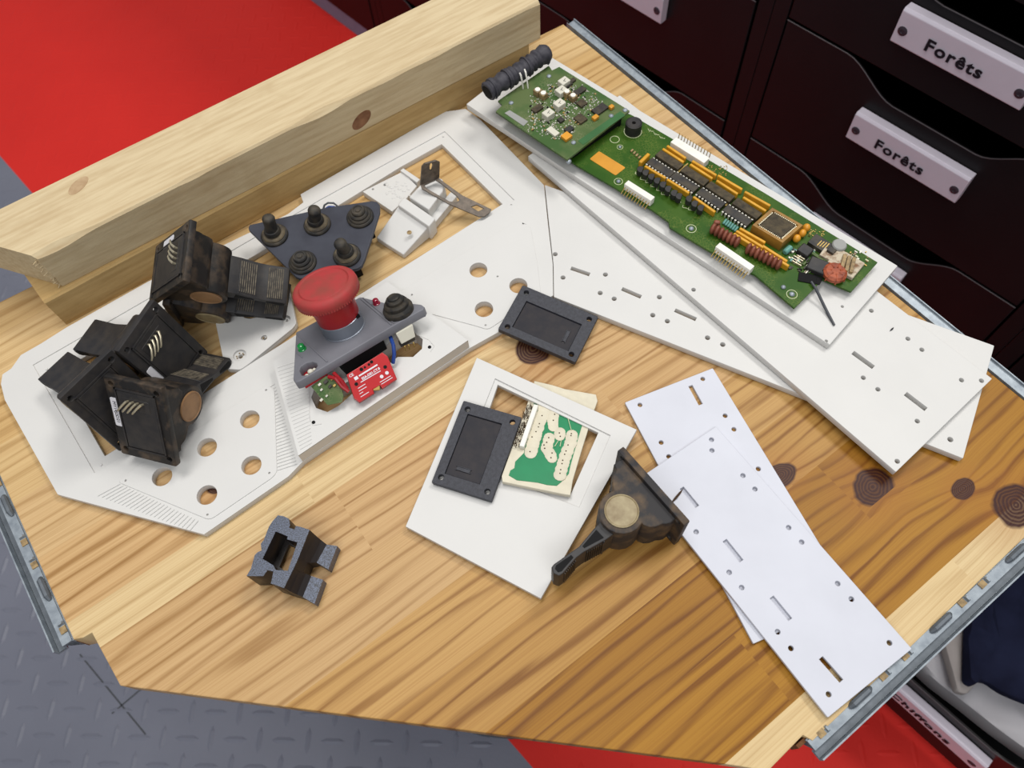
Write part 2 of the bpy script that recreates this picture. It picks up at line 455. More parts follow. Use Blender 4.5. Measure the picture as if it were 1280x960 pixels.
def lozenges(mb, test, Hh):
    p = 0.0287; a = math.radians(-1.2)
    ca, sa = math.cos(a), math.sin(a)
    L, Wd = 0.0148, 0.0033
    for i in range(-48, 26):
        for j in range(-12, 52):
            x, y = (i + .35) * p, (j + .5) * p
            x, y = x * ca - y * sa, x * sa + y * ca
            if not test(x, y): continue
            r = a + (0 if (i + j) % 2 == 0 else PI / 2)
            mx = Matrix.Translation((x, y, FZ)) @ Matrix.Rotation(r, 4, 'Z')
            mb.add([(-L, 0, 0), (-L * .5, -Wd, 0), (L * .5, -Wd, 0), (L, 0, 0), (L * .5, Wd, 0), (-L * .5, Wd, 0), (-L * .6, 0, Hh), (L * .6, 0, Hh)],
                   [(0, 1, 6), (1, 2, 7, 6), (2, 3, 7), (3, 4, 7), (4, 5, 6, 7), (5, 0, 6)], mx)

bA = at((0, 195), FZ); bB = at((640, 930), FZ)
bd = (bB - bA).normalized(); bn = Vector((-bd.y, bd.x, 0))   # red side
if bn.dot(Vector((0.5, 0.9, 0)) - bA) < 0: bn = -bn
def side(x, y): return (Vector((x, y, 0)) - bA).dot(bn)
def slab(side_sign, ext):
    c = (bA + bB) / 2; c.z = 0
    q = [c - bd * 2.6, c + bd * 2.6, c + bd * 2.6 + bn * side_sign * ext, c - bd * 2.6 + bn * side_sign * ext]
    return [(v.x, v.y) for v in (q if side_sign > 0 else q[::-1])]
mb = MB(); mb.prism(slab(-1, 2.2), FZ - .05, FZ); lozenges(mb, lambda x, y: side(x, y) < -.017, .0012)
o = part('floor', mb, M['floor_grey'], smooth=False); o['kind'] = 'structure'
mb = MB(); mb.prism(slab(1, 3.0), FZ - .05, FZ); lozenges(mb, lambda x, y: side(x, y) > .017, .0006)
o = part('floor_red', mb, M['floor_red'], smooth=False); o['kind'] = 'structure'
# grey tile seams
mb = MB()
for pa, pb in (((100, 818), (182, 918)), ((140, 892), (178, 860))):
    a, b = at(pa, FZ), at(pb, FZ); d = (b - a); e = d.normalized(); n = Vector((-e.y, e.x, 0)) * .0008
    mb.hull([a - n + Vector((0, 0, .0002)), a + n + Vector((0, 0, .0002)), b + n + Vector((0, 0, .0002)), b - n + Vector((0, 0, .0002))], [a - n + Vector((0, 0, .0006)), a + n + Vector((0, 0, .0006)), b + n + Vector((0, 0, .0006)), b - n + Vector((0, 0, .0006))])
o = part('trim_1', mb, M['stand'], smooth=False); o['kind'] = 'structure'

# ================================================================== drawer cabinets
def cw(u, out, z):
    """cabinet coordinates: u along the fronts, out from the front plane, height"""
    return cdir * u + cm * (CK + out) + Vector((0, 0, z))
CX = Matrix(((cdir.x, cm.x, 0, 0), (cdir.y, cm.y, 0, 0), (0, 0, 1, 0), (0, 0, 0, 1)))
def cbox(mb, u0, u1, o0, o1, z0, z1):
    mb.hull([cw(u0, o0, z0), cw(u1, o0, z0), cw(u1, o1, z0), cw(u0, o1, z0)], [cw(u0, o0, z1), cw(u1, o0, z1), cw(u1, o1, z1), cw(u0, o1, z1)])

DR = [(-.5150, -.383), (-.3815, -.2305), (-.229, -.078), (-.0765, .0265), (.028, .131)]
def scurve(u0, u1, zt, dip, base):
    pts = [(u0, base), (u1, base), (u1, zt)]
    uc = (u0 + u1) / 2
    def sm(t): return t * t * (3 - 2 * t)
    n = 8
    for k in range(n + 1):
        t = k / n; pts.append((uc + .100 - .050 * t, zt - dip * sm(t)))
    for k in range(n + 1):
        t = k / n; pts.append((uc - .035 - .060 * t, zt - dip * (1 - sm(t))))
    pts.append((u0, zt))
    return pts
def make_cabinet(i, label, opened=None):
    c = -.141 + .3627 * i
    l, r = c - .1635, c + .1635
    t = thing('tool_cabinet', label, 'cabinet', cw(c, -.2, FZ), 'black drawer cabinets along the wall')
    mb = MB()
    cbox(mb, l - .0176, l - .001, -.45, -.001, FZ + .034, .16)
    cbox(mb, r + .001, r + .0176, -.45, -.001, FZ + .034, .16)
    cbox(mb, l - .001, r + .001, -.45, -.44, FZ + .034, .16)
    cbox(mb, l - .0176, r + .0176, -.45, -.001, .16, .175)
    part('cabinet_body', mb, M['cabinet'], t, bevel=.0006)
    mb = MB(); cbox(mb, l - .0175, r + .0175, -.44, -.0015, FZ + .001, FZ + .034)
    part('plinth', mb, M['plinth'], t)
    texts = {0: {3: 'Forêts', 2: 'Forêts'}, 1: {0: 'Chiffons'}}.get(i, {})
    for k, (z0, z1) in enumerate(DR):
        out = .298 if opened == k else 0.0
        dip = .025
        pts = scurve(l + .0012, r - .0012, z1 - .0008, dip, z0 + .0008)
        me = curve_mesh([[(a, b) for a, b in pts]], .0030, .0007)
        mx = CX @ Matrix.Translation((0, 0, 0))
        # curve xy -> (u, z), its thickness goes back from the front
        for v in me.vertices:
            q = cw(v.co.x, out - .003 + v.co.z, v.co.y); v.co = q
        d = part('drawer', me, M['cabinet'], t)
        mb = MB(); mb.tube([cw(a, out + .0001, b + .0002) for a, b in pts[2:]], .0006, 6)  # thin paler tube paints the highlight along the front's top edge
        part('front_edge', mb, M['edge'], d, 'rolled edge with painted-in highlight')
        mb = MB()
        cbox(mb, l + .004, l + .006, out - .42, out - .013, z0 + .01, z1 - .035)
        cbox(mb, r - .006, r - .004, out - .42, out - .013, z0 + .01, z1 - .035)
        cbox(mb, l + .006, r - .006, out - .42, out - .418, z0 + .01, z1 - .035)
        cbox(mb, l + .006, r - .006, out - .42, out - .013, z0 + .008, z0 + .01)
        part('drawer_box', mb, M['cabin'], d, smooth=False)
        zl = z1 - .0445 if k != 3 else z1 - .0370
        mb = MB()
        # angle handle: face plate, rolled top lip, wedge behind
        f = [(.0, 0), (.0085, -.0005), (.0095, .0005), (.0105, .0300), (.0085, .0325), (.0, .0325)]
        A = [cw(c - .0605, out + o + .0005, zl - .03 + zz + .0005) for o, zz in f]
        B = [cw(c + .0605, out + o + .0005, zl - .03 + zz + .0005) for o, zz in f]
        mb.hull(A, B)
        h = part('drawer_handle', mb, M['handle'], d, bevel=.0006)
        mb = MB()
        for s in (-1, 1):
            q = CX @ Matrix.Translation(CX.inverted() @ cw(c + s * .0535, out + .0103, zl - .016)) @ Matrix.Rotation(-PI / 2, 4, 'X')
            mb2 = MB(); mb2.lathe([(.0044, 0), (.0042, .0006), (.0030, .0011), (.0018, .0012), (.0016, .0007)], 16, q)
            part('screw', mb2, M['screw'], h)
        if k in texts:
            me = text_mesh(texts[k], .0150, .0003, bold=.00038, wide=1.18)
            me.transform(Pl(cw(c - .005, out + .0112, zl - .0165), cm, cdir).M())
            part('lettering', me, M['ink'], h, smooth=False)
    return t
make_cabinet(-3, 'fourth black drawer cabinet from the right, farthest up past the timber')
make_cabinet(-2, 'black drawer cabinet behind the far end of the stacked timber')
make_cabinet(-1, 'black drawer cabinet with one white handle showing at the top edge')
make_cabinet(0, 'black drawer cabinet with two white handles lettered Forêts')
make_cabinet(1, 'black drawer cabinet with its bottom drawer pulled open below the worktop', opened=0)

# cloths in the open drawer
def blob(px, z, h, r=.008, seed=1, amp=.004):
    pl = plz(z)
    poly = rounded([pl.uv(p) for p in px], r, 4)
    mb = MB(); rn = random.Random(seed)
    cx = sum(p[0] for p in poly) / len(poly); cy = sum(p[1] for p in poly) / len(poly)
    rings = [(1.0, -h), (1.0, -.010), (.985, -.004), (.95, -.001), (.86, .0), (.7, .001), (.5, .001), (.28, .0)]
    n = len(poly); v = []; f = []
    for k, (s, zz) in enumerate(rings):
        for i, p in enumerate(poly):
            x, y = cx + (p[0] - cx) * s, cy + (p[1] - cy) * s
            w = amp * (math.sin(x * 95 + y * 60 + seed) + .6 * math.sin(y * 150 - x * 40 + seed * 2)) if k > 2 else 0
            v.append((x, y, z + zz + w))
    v.append((cx, cy, z))
    for k in range(len(rings) - 1):
        for i in range(n):
            j = (i + 1) % n; f.append((k * n + i, k * n + j, (k + 1) * n + j, (k + 1) * n + i))
    for i in range(n): f.append(((len(rings) - 1) * n + i, (len(rings) - 1) * n + (i + 1) % n, len(v) - 1))
    f.append(tuple(range(n))[::-1])
    return mb.add(v, f)
o = solo('linen_cloth', blob([(1120, 760), (1146, 826), (1172, 852), (1215, 884), (1250, 912), (1300, 948), (1330, 965), (1330, 760), (1300, 640), (1180, 640)], -.428, .030, .01, 3, .003), M['linen'], 'pale grey cloth lining the open drawer under the worktop corner', 'cloth')
o = solo('beige_cloth', blob([(1168, 760), (1190, 835), (1198, 865), (1212, 868), (1224, 852), (1224, 770), (1210, 700)], -.405, .012, .004, 5, .0015), M['beige'], 'beige folded cloth strip lying beside the navy garment in the open drawer', 'cloth')
o = solo('navy_garment', blob([(1214, 700), (1211, 790), (1209, 852), (1219, 858), (1224, 851), (1236, 852), (1256, 866), (1290, 880), (1325, 890), (1325, 640), (1240, 640)], -.385, .012, .006, 8, .0045), M['navy'], 'dark navy garment bundled in the open drawer at the right', 'clothing')

# ================================================================== worktop
TH = math.radians(36.5)
tu = Vector((math.cos(TH), math.sin(TH), 0)); tw = Vector((math.sin(TH), -math.cos(TH), 0))
def TW(u, w, z=0.0): return tu * u + tw * w + Vector((0, 0, z))
def uw(p, z=0): q = at(p, z); return (q.dot(tu), q.dot(tw))
table = thing('workbench', 'pine worktop of glued strips with cut corners and steel rails', 'table', (-.04, .22, FZ))
o1 = uw((0, 374)); o2 = uw((704, 30))
outline = [(-.1635, o1[1]), (o2[0], o2[1]), (.3570, .020), (.328, .0590), (.1215, .0590), (.1175, .0545), (.0975, .0588), (.0865, .0540), (-.1520, -.1735), (-.1535, -.2075), (-.1635, -.2090)]
outline = [(-.1635, o1[1]), o2, (.3570, .020), (.328, .0590), uw((1016, 926)), uw((1004, 919)), uw((960, 964)), uw((925, 958)), uw((905, 955)), uw((150, 857)), uw((114.6, 791)), uw((104, 797)), (-.1635, -.2105)]
me = curve_mesh([[(TW(a, b).x, TW(a, b).y) for a, b in outline]], .018, .0006)
me.transform(Matrix.Translation((0, 0, -.018)))
part('board', me, M['table'], table)
mb = MB()
for (a, b, c, d) in ((-.1640, -.1545, -.2125, -.2105), (.112, .1215, .0590, .0610)):
    mb.hull([TW(a, c, -.0175), TW(b, c, -.0175), TW(b, d, -.0175), TW(a, d, -.0175)], [TW(a, c, -.004), TW(b, c, -.004), TW(b, d, -.004), TW(a, d, -.004)])
part('end_block', mb, M['endgrain'], table, smooth=False)
mb = MB(); mb.lathe([(.17, FZ + .001), (.17, FZ + .010), (.03, FZ + .016), (.025, FZ + .03), (.025, -.03), (.09, -.022), (.09, -.0185)], 32, Matrix.Translation((-.04, .22, 0)))
part('pedestal', mb, M['stand'], table)

def rail(a, b, inward, teeth=True, label=None):
    """folded drawer slide along the board edge from a to b; inward points to the board"""
    a = Vector(a); b = Vector(b); d = (b - a).normalized(); o = -inward.normalized(); L = (b - a).length
    # profile in (outward, z)
    ext = [(0, -.014), (.0008, -.014), (.0008, -.0006), (.0062, -.0006), (.0066, -.0055), (.0105, -.0055), (.0110, -.0008), (.0118, -.0008), (.0116, -.0068), (.0060, -.0068), (.0052, -.0017), (0, -.0017)]
    if not teeth:
        ext = [(0, -.014), (.0008, -.014), (.0008, .0002), (.0012, .0002), (.0014, -.0022), (.0078, -.0012), (.0080, .0003), (.0088, .0003), (.0088, -.004), (.0012, -.0055), (.0008, -.0060), (0, -.0060)]
    mb = MB()
    mb.hull([a + o * x + Vector((0, 0, z)) for x, z in ext], [b + o * x + Vector((0, 0, z)) for x, z in ext])
    root = part('slide_rail', mb, M['steel'], table, label)
    if teeth:
        n = int(L / .0205)
        for k in range(n):
            s = .006 + k * .0205 + (k % 3) * .002
            q = a + d * s + o * .0024
            if k % 3 == 1:
                m2 = MB()
                m2.tube([q + d * 0 + Vector((0, 0, -.0006)), q + d * .002 + Vector((0, 0, .0010)), q + d * .013 + Vector((0, 0, .0010)), q + d * .015 + Vector((0, 0, -.0006))], [.0012, .0019, .0019, .0012], 8)
                part('rail_pad', m2, M['steel_dk'], root)
            else:
                m2 = MB(); mx = Matrix.Translation(q) @ Matrix.Rotation(math.atan2(d.y, d.x), 4, 'Z')
                m2.box((.002, 0, -.0003), (.0042, .0034, .0008), mx)
                part('rail_slot', m2, M['tan'], root, smooth=False)
                m2 = MB(); m2.box((.0058, 0, .0004), (.0018, .0036, .0018), mx, .6)
                part('rail_tab', m2, M['steel'], root, smooth=False)
        m2 = MB()
        m2.hull([a + o * .0068 + Vector((0, 0, -.0054)), a + o * .0103 + Vector((0, 0, -.0054)), b + o * .0103 + Vector((0, 0, -.0054)), b + o * .0068 + Vector((0, 0, -.0054))],
                [a + o * .0068 + Vector((0, 0, -.0047)), a + o * .0103 + Vector((0, 0, -.0047)), b + o * .0103 + Vector((0, 0, -.0047)), b + o * .0068 + Vector((0, 0, -.0047))])
        part('rail_channel', m2, M['steel_dk'], root, smooth=False)
rail(TW(-.1638, -.2110), TW(-.1638, -.452), tu)
rail(TW(.1170, .0598), TW(.326, .0598), -tw)
rail(TW(.3535, -.432), TW(.3575, .018), -tu, teeth=False)

# ================================================================== timber
ba = math.radians(35)
bu = Vector((math.cos(ba), math.sin(ba), 0)); bv = Vector((-math.sin(ba), math.cos(ba), 0))
ZH = .0272; ZT = .0585
def timber_mesh(front0, front1, width, z0, z1, wane, left_skew=0.0, nseg=60, seed=2):
    """front edge from front0 to front1 with a wavy sawn arris"""
    a = Vector((front0.x, front0.y, 0)); b = Vector((front1.x, front1.y, 0))
    d = (b - a).normalized(); n = Vector((-d.y, d.x, 0)); L = (b - a).length
    mb = MB(); rn = random.Random(seed); v = []; f = []
    for k in range(nseg + 1):
        t = k / nseg; s = t * L
        wv = wane * max(0, .5 * math.sin(s * 30 + 1.2) + .5 * math.sin(s * 71 + .4) + .35 * math.sin(s * 133))
        ch = .0006
        sk = left_skew * (1 - t) if k == 0 else 0
        prof = [(0, z0), (0, z1 - .0015 - wv * .8), (wv + .0012, z1), (width - .001, z1), (width, z1 - .001), (width, z0)]
        for y, z in prof:
            p = a + d * (s + (left_skew * y / width if k == 0 else 0)) + n * y
            v.append((p.x, p.y, z))
    m = 6
    for k in range(nseg):
        for j in range(m):
            j2 = (j + 1) % m
            f.append((k * m + j, (k + 1) * m + j, (k + 1) * m + j2, k * m + j2))
    f.append(tuple(range(m))); f.append(tuple(range(nseg * m, nseg * m + m))[::-1])
    return mb.add(v, f)
up0 = at((44, 321), ZT); up1 = at((675, 2), ZT)
bk = at((270, 129), ZT)
dd = (up1 - up0).normalized(); nn = Vector((-dd.y, dd.x, 0))
uwid = (bk - up0).dot(nn)
t = thing('timber_beam', 'rough pale timber lying on top of the yellower timber', 'timber', (up0.x, up0.y, ZH), 'timber at the back edge')
part('beam', timber_mesh(up0, up1, uwid, ZH + .0003, ZT, .0022, -.038, seed=4), M['beam'], t)
mb = MB(); rn = random.Random(11)
for k in range(70):
    s = rn.random()
    base = Vector((up0.x, up0.y, 0)) + nn * (.001 + s * .004) * 1.0
    z = ZH + .002 + rn.random() * (ZT - ZH - .004)
    p = Vector((base.x, base.y, z)) - dd * .0003
    q = p + Vector((rn.uniform(-1, .3), rn.uniform(-1, .3), rn.uniform(-.6, .4))) * .0035
    mb.tube([p, q], [.0005, .0002], 4)
part('saw_splinters', mb, M['beam'], t, kind='stuff')
def knot(px, z, plane, r, ry, parent, mat):
    mb = MB(); u, v = plane.uv(px)
    mb.lathe([(r, -.0004), (r * .96, .0002), (r * .55, .0004), (r * .2, .0003)], 24, plane.M(u, v, 0, .5) @ Matrix.Diagonal((1, ry / r, 1, 1)))
    part('knot', mb, mat, parent)
fp = Pl((up0.x, up0.y, ZT), -nn, dd)
knot((452, 150), 0, fp, .009, .0055, t, M['beam_knot'])
tp = plz(ZT, ba)
knot((98, 232), 0, tp, .0085, .0045, t, M['beam_knot_pale'])
lo0 = at((83.5, 406), 0); lo1 = at((668, 86), 0)
ld = (lo1 - lo0).normalized()
t = thing('timber_beam', 'yellowish timber resting on the worktop below the paler timber', 'timber', (lo0.x, lo0.y, 0), 'timber at the back edge')
part('beam', timber_mesh(lo0 + Vector((0, 0, 0)), lo0 + ld * ((at((668, 59), ZH) - lo0).dot(ld)), uwid * .92, .0004, ZH, .0003, -.004, seed=9), M['beam_low'], t)
# ================================================================== white sheets and plates on the worktop
def holes_px(pl, px, r): return [circ(pl.uv(p), r, 14) for p in px]
def sheet(name, label, cat, corners, z, thick, hole_px=(), hr=.0016, slots=(), sw=.0028, mat='white', group=None, rnd_=.0006):
    pl = plz(z)
    poly = rounded([pl.uv(p) if len(p) == 2 else (p[0], p[1]) for p in corners], rnd_, 2)
    hs = holes_px(pl, hole_px, hr) + [slot(pl.uv(a), pl.uv(b), sw) for a, b in slots]
    me = curve_mesh([poly] + hs, thick, .0003)
    me.transform(Matrix.Translation((0, 0, z - thick)))
    return solo(name, me, M[mat], label, cat, group)
def rect_from(pl, a, b, c):
    """corners a-b-c on the plane, squared up, as plane coordinates with a marker"""
    A, B, Cc = (Vector(pl.uv(p)) for p in (a, b, c))
    d = (B - A).normalized(); n = Vector((-d.y, d.x)); w = (Cc - B).dot(n)
    return [(A.x, A.y, 0), (B.x, B.y, 0), tuple(B + n * w) + (0,), tuple(A + n * w) + (0,)]
def A1(x, y): return (760 + x / 2, 430 + y / 2)
def A3(x, y): return (820 + x / 3.2, 580 + y / 3.2)
def A4(x, y): return (680 + x / 4, 300 + y / 4)
def A5(x, y): return (1040 + x / 4, 360 + y / 4)
G1 = 'thin white drilled sheets'
sheet('plastic_sheet', 'thin white drilled sheet lying partly under the longer one, nearer the green circuit pad', 'sheet',
      rect_from(plz(.0026), (891, 460), (781, 503), (945.5, 803)), .0026, .0024,
      [A1(80, 152), A1(237, 87), A1(293, 179), A1(315, 213), A1(133, 246), A1(152, 281), A1(376, 312)], .0014, [(A1(206, 104), A1(232, 151))], .0026, 'white_cool', G1)
pb = plz(.0052)
sheet('plastic_sheet', 'long thin white drilled sheet whose lower corner reaches the steel rail', 'sheet',
      rect_from(pb, (895, 533), (1140, 811), (1037, 899.5)), .0052, .0024,
      [A3(348, 46), A3(396, 100), A3(531, 254), A3(583, 312), A3(727, 478), A3(782, 540), A3(161, 271), A3(293, 433), A3(343, 494), A3(487, 671), A3(540, 737), A3(691, 921), A1(704, 747), A1(259, 239), A1(260, 266)], .0014,
      [(A3(103, 95), A3(165, 170)), (A3(275, 305), A3(342, 388)), (A3(463, 532), A3(537, 622)), (A3(660, 775), A3(742, 868))], .0026, 'white_cool', G1)
pc = plz(.0056)
G2 = 'thick white boards in the stack'
cA, cB = Vector(pc.uv((690, 371))), Vector(pc.uv((1204, 573)))
sheet('plastic_board', 'bottom white board of the stack, drilled, showing three slots beside the dark cover', 'board',
      [(692.3, 371), (1204, 573), (1243, 432), (681, 231), (686.2, 280), (691.8, 331)], .0056, .0050,
      [A4(95, 187), A4(281, 264), A4(351, 293), A4(544, 375), A4(617, 405), A4(818, 488), A4(894, 522), A4(56, 70), A4(307, 172), A4(577, 285), A5(592, 757)], .0016,
      [(A4(135, 140), A4(228, 172)), (A4(390, 243), A4(485, 284)), (A4(655, 350), A4(760, 396))], .0028, 'white', G2)
pB = plz(.0112)
sheet('plastic_board', 'middle white board of the stack, longest, with two slots near its right end', 'board',
      rect_from(pB, (660, 195), (1120, 590), (1240, 473)), .0112, .0050,
      [A5(157, 448), A5(230, 506), A5(380, 253), A5(450, 308), A5(427, 665), A5(648, 460), A5(748, 463), A5(197, 113), A5(327, 866), A4(748, 248)], .0014,
      [(A5(105, 322), A5(207, 396)), (A5(368, 528), A5(470, 606))], .0030, 'white', G2)
pD = plz(.0166)
sheet('plastic_board', 'top white board of the stack, lying right under the green circuit board', 'board',
      rect_from(pD, (583, 130), (1037, 431), (955, 231.5)), .0166, .0050, [(1053, 383), (1033, 426)], .0009, (), .003, 'white', G2)
mb = MB(); p0, p1 = at((1112, 414), .0114), at((1117, 409.5), .0114)
mb.tube([p0 + Vector((0, 0, .0004)), (p0 + p1) / 2 + Vector((.0002, 0, .0007)), p1 + Vector((0, 0, .0004))], [.0001, .0005, .0001], 6)
solo('crumb', mb, M['ink'], 'tiny black crumb lying on the middle white board', 'crumb')
mb = MB(); mb.tube([at((838, 630), .0056), at((845, 622), .0062), at((850, 616), .0058), at((854, 611), .0056)], [.0002, .0007, .0006, .0001], 6)
solo('splinter', mb, M['bristle'], 'thin dark splinter lying on the long thin white sheet beside the joystick flange', 'splinter')

# ------------------------------------------------------------------ big printed frame
fr = thing('control_fascia', 'large white printed frame with round holes and a raised middle block', 'frame', tuple(at((240, 560), 0)))
pf = plz(.0052); pr = plz(.0045)
outer = [(72, 618), (6, 500), (1, 480), (3, 468), (14, 460.6), (26, 443.8), (50.6, 429.7), (83.4, 409), (185, 352), (360, 267.5), (379, 253), (375.5, 243), (555, 139.7), (582, 136), (601, 150), (680, 231.5), (685, 280), (691, 331), (691.5, 369), (625, 414), (587, 435.2), (378.5, 577), (360.5, 595.5), (255, 668)]
recess = [(41, 456), (119, 592), (171, 571), (640, 256), (555, 165), (500, 196), (100, 437)]
recess = [(41, 456), (118, 591), (170, 560), (643, 250), (556, 164), (399, 250)]
opening = [(72, 466), (131, 570), (628, 255), (552, 180), (500, 209), (424, 256)]
LH = [(312.5, 524.5), (259, 559.5), (203, 596), (259, 619), (314.5, 582)]
RH = [(598, 338), (648, 357.5), (605, 387)]
screws = [(333, 488), (337, 591.6), (259.7, 643.7), (157.5, 601), (639, 256), (554, 170), (126, 581), (654, 280), (58, 461), (622, 346), (515, 369), (607, 407)]
ph = [circ(pf.uv(p), .00595, 24) for p in LH + RH]
sh = [circ(pf.uv(p), .0007, 8) for p in screws]
key = [pf.uv(p) for p in [(394, 505), (398, 494), (410, 490), (428, 492), (450, 478), (470, 456), (492, 436), (505, 426), (520, 424), (531, 433), (530, 445), (519, 455), (500, 455), (487, 466), (470, 478), (447, 498), (428, 515), (414, 523), (400, 518)]]
me1 = curve_mesh([[pf.uv(p) for p in outer], [pr.uv(p) for p in opening]] + ph + [key], .0045, .0003)
me2 = curve_mesh([[pf.uv(p) for p in outer], [pf.uv(p) for p in recess]] + ph + [key] + sh, .0007, .0001)
mb = MB(); mb.take(me1); mb.take(me2, Matrix.Translation((0, 0, .0045)))
part('frame_plate', mb.mesh('frame_plate'), M['white'], fr)
# two thin hole panels let into the lower bar
pp = plz(.0058)
for outl, hs, sc in (([(146, 602), (175, 580), (240, 540), (333, 481), (343, 486), (346, 590), (340, 597), (262, 650)], LH, [(333, 488), (337, 591.6), (259.7, 643.7), (157.5, 601)]),
                     ([(482, 377), (500, 364), (648, 275), (663, 283), (672, 330), (676, 368), (610, 412), (598, 408)], RH, [(654, 280), (515, 369), (607, 407), (622, 346)])):
    me = curve_mesh([rounded([pp.uv(p) for p in outl], .003, 3)] + [circ(pf.uv(p), .0060, 24) for p in hs] + [circ(pf.uv(p), .0007, 8) for p in sc], .0005, .0002)
    me.transform(Matrix.Translation((0, 0, .00525)))
    part('hole_panel', me, M['white'], fr)
# raised block: flat top with ramps left and right, keyhole through it
zt = .0142
tp_ = [at(p, zt) for p in [(373, 569.5), (585, 425.3), (484, 352), (341, 452)]]
kt = [Vector((x, y, 0)) for x, y in key]
mb = MB()
topm = curve_mesh([[(v.x, v.y) for v in tp_], key], .0006, 0)
mb.take(topm, Matrix.Translation((0, 0, zt - .0006)))
fb = [Vector((v.x, v.y, .0005 if k < 2 else .0048)) for k, v in enumerate(tp_)]
n = len(tp_)
mb.add([tuple(v) for v in tp_] + [tuple(v) for v in fb], [(i, (i + 1) % n, n + (i + 1) % n, n + i) for i in range(n)])
nk = len(kt)
mb.add([(v.x, v.y, .0053) for v in kt] + [(v.x, v.y, zt - .0001) for v in kt], [(i, (i + 1) % nk, nk + (i + 1) % nk, nk + i) for i in range(nk)])
blk = part('raised_block', mb.mesh('raised_block'), M['white'], fr)
# printed layer ridges on the ramp and the shoulder
def ridges(a0, a1, b0, b1, z0, z1, n, parent, zoff=.0002, w=.0002):
    mb = MB()
    for k in range(n):
        t = (k + .5) / n
        pz0, pz1 = z0, z1
        p = at((a0[0] + (a1[0] - a0[0]) * t, a0[1] + (a1[1] - a0[1]) * t), pz0) + Vector((0, 0, zoff))
        q = at((b0[0] + (b1[0] - b0[0]) * t, b0[1] + (b1[1] - b0[1]) * t), pz1) + Vector((0, 0, zoff))
        mb.tube([p, q], w, 4)
    part('layer_ridge', mb, M['white'], parent)
ridges((346, 458), (376, 564), (383, 446), (390, 556), zt, zt, 24, blk)
ridges((337, 482), (347, 590), (343, 478), (372, 582), .0054, .0054, 26, fr)
ridges((148, 604), (250, 652), (120, 619), (240, 664), .0054, .0054, 24, fr)
# keyhole recess panel lines and screw holes
mb = MB()
for p in ((392, 528), (537, 434)):
    u, v = plz(zt).uv(p); mb.lathe([(.0011, 0), (.0011, .0003)], 12, Matrix.Translation((u, v, zt)))
part('screw_hole', mb, M['dark'], fr, 'dark screw hole')
for path in ([(387, 482), (387, 522), (391, 532), (402, 530)], [(520, 418), (536, 425), (543, 433), (538, 440)]):
    mb = MB(); mb.tube([at(p, zt) + Vector((0, 0, .0001)) for p in path], .00022, 5); part('panel_groove', mb, M['white'], fr)

# ------------------------------------------------------------------ loose white plate with counterbores
pw = plz(.0056)
outl = [(268, 392), (270, 406), (279, 449), (283, 461), (300, 462), (309, 456), (366, 410), (370.5, 404), (369, 397), (359.5, 352), (320, 352)]
big = circ(pw.uv((315, 384)), .0088, 26)
me = curve_mesh([rounded([pw.uv(p) for p in outl], .0015, 3), big] + [circ(pw.uv(p), r, 16) for p, r in (((299.4, 443.8), .0042), ((330, 422), .0020), ((357.5, 398.7), .0028))], .0016, .0002)
me0 = curve_mesh([rounded([pw.uv(p) for p in outl], .0015, 3), big] + [circ(pw.uv(p), r, 12) for p, r in (((299.4, 443.8), .0016), ((330, 422), .0009), ((357.5, 398.7), .0010))], .0034, .0002)
mb = MB(); mb.take(me, Matrix.Translation((0, 0, .0040))); mb.take(me0, Matrix.Translation((0, 0, .0005)))
o = solo('printed_plate', mb.mesh('printed_plate'), M['white'], 'small loose white plate with counterbored holes beside the red button', 'plate')
mb = MB()
for p, r in (((299.4, 443.8), .0042), ((330, 422), .0020)):
    for k in range(5):
        a = rnd.random() * 6; u, v = pw.uv(p); mb.ball((u + r * .55 * math.cos(a), v + r * .55 * math.sin(a), .0042), .0005, 6)
part('print_burr', mb, M['tan'], o)

# ------------------------------------------------------------------ small printed brackets in the right window
def quad(px, z): return [at(p, z) for p in px]
def slabpx(mb, px, z, thick):
    q = quad(px, z); mb.hull([v - Vector((0, 0, thick)) for v in q], q)
t = thing('printed_bracket', 'flat white printed bracket with rough surface beside the dark switch panel', 'bracket', tuple(at((485, 238), 0)))
pq = plz(.0062)
me = curve_mesh([[pq.uv(p) for p in [(453, 239), (490, 264), (506, 250), (521, 232), (503, 214)]], circ(pq.uv((481, 230.5)), .0011, 12), circ(pq.uv((466, 236)), .0008, 10)], .0055, .0004)
me.transform(Matrix.Translation((0, 0, .0005)))
part('plate', me, M['white'], t)
mb = MB()
for k in range(26):
    a = at((rnd.uniform(482, 512), rnd.uniform(226, 248)), .0062)
    mb.ball((a.x, a.y, .0061), rnd.uniform(.0004, .0011), 6, (1.6, 1, .4))
part('rough_patch', mb, M['white'], t, kind='stuff')
mb = MB(); slabpx(mb, [(500, 213), (521, 228), (525, 224), (504, 210)], .0078, .0072)
part('raised_edge', mb, M['white'], t, bevel=.0004)

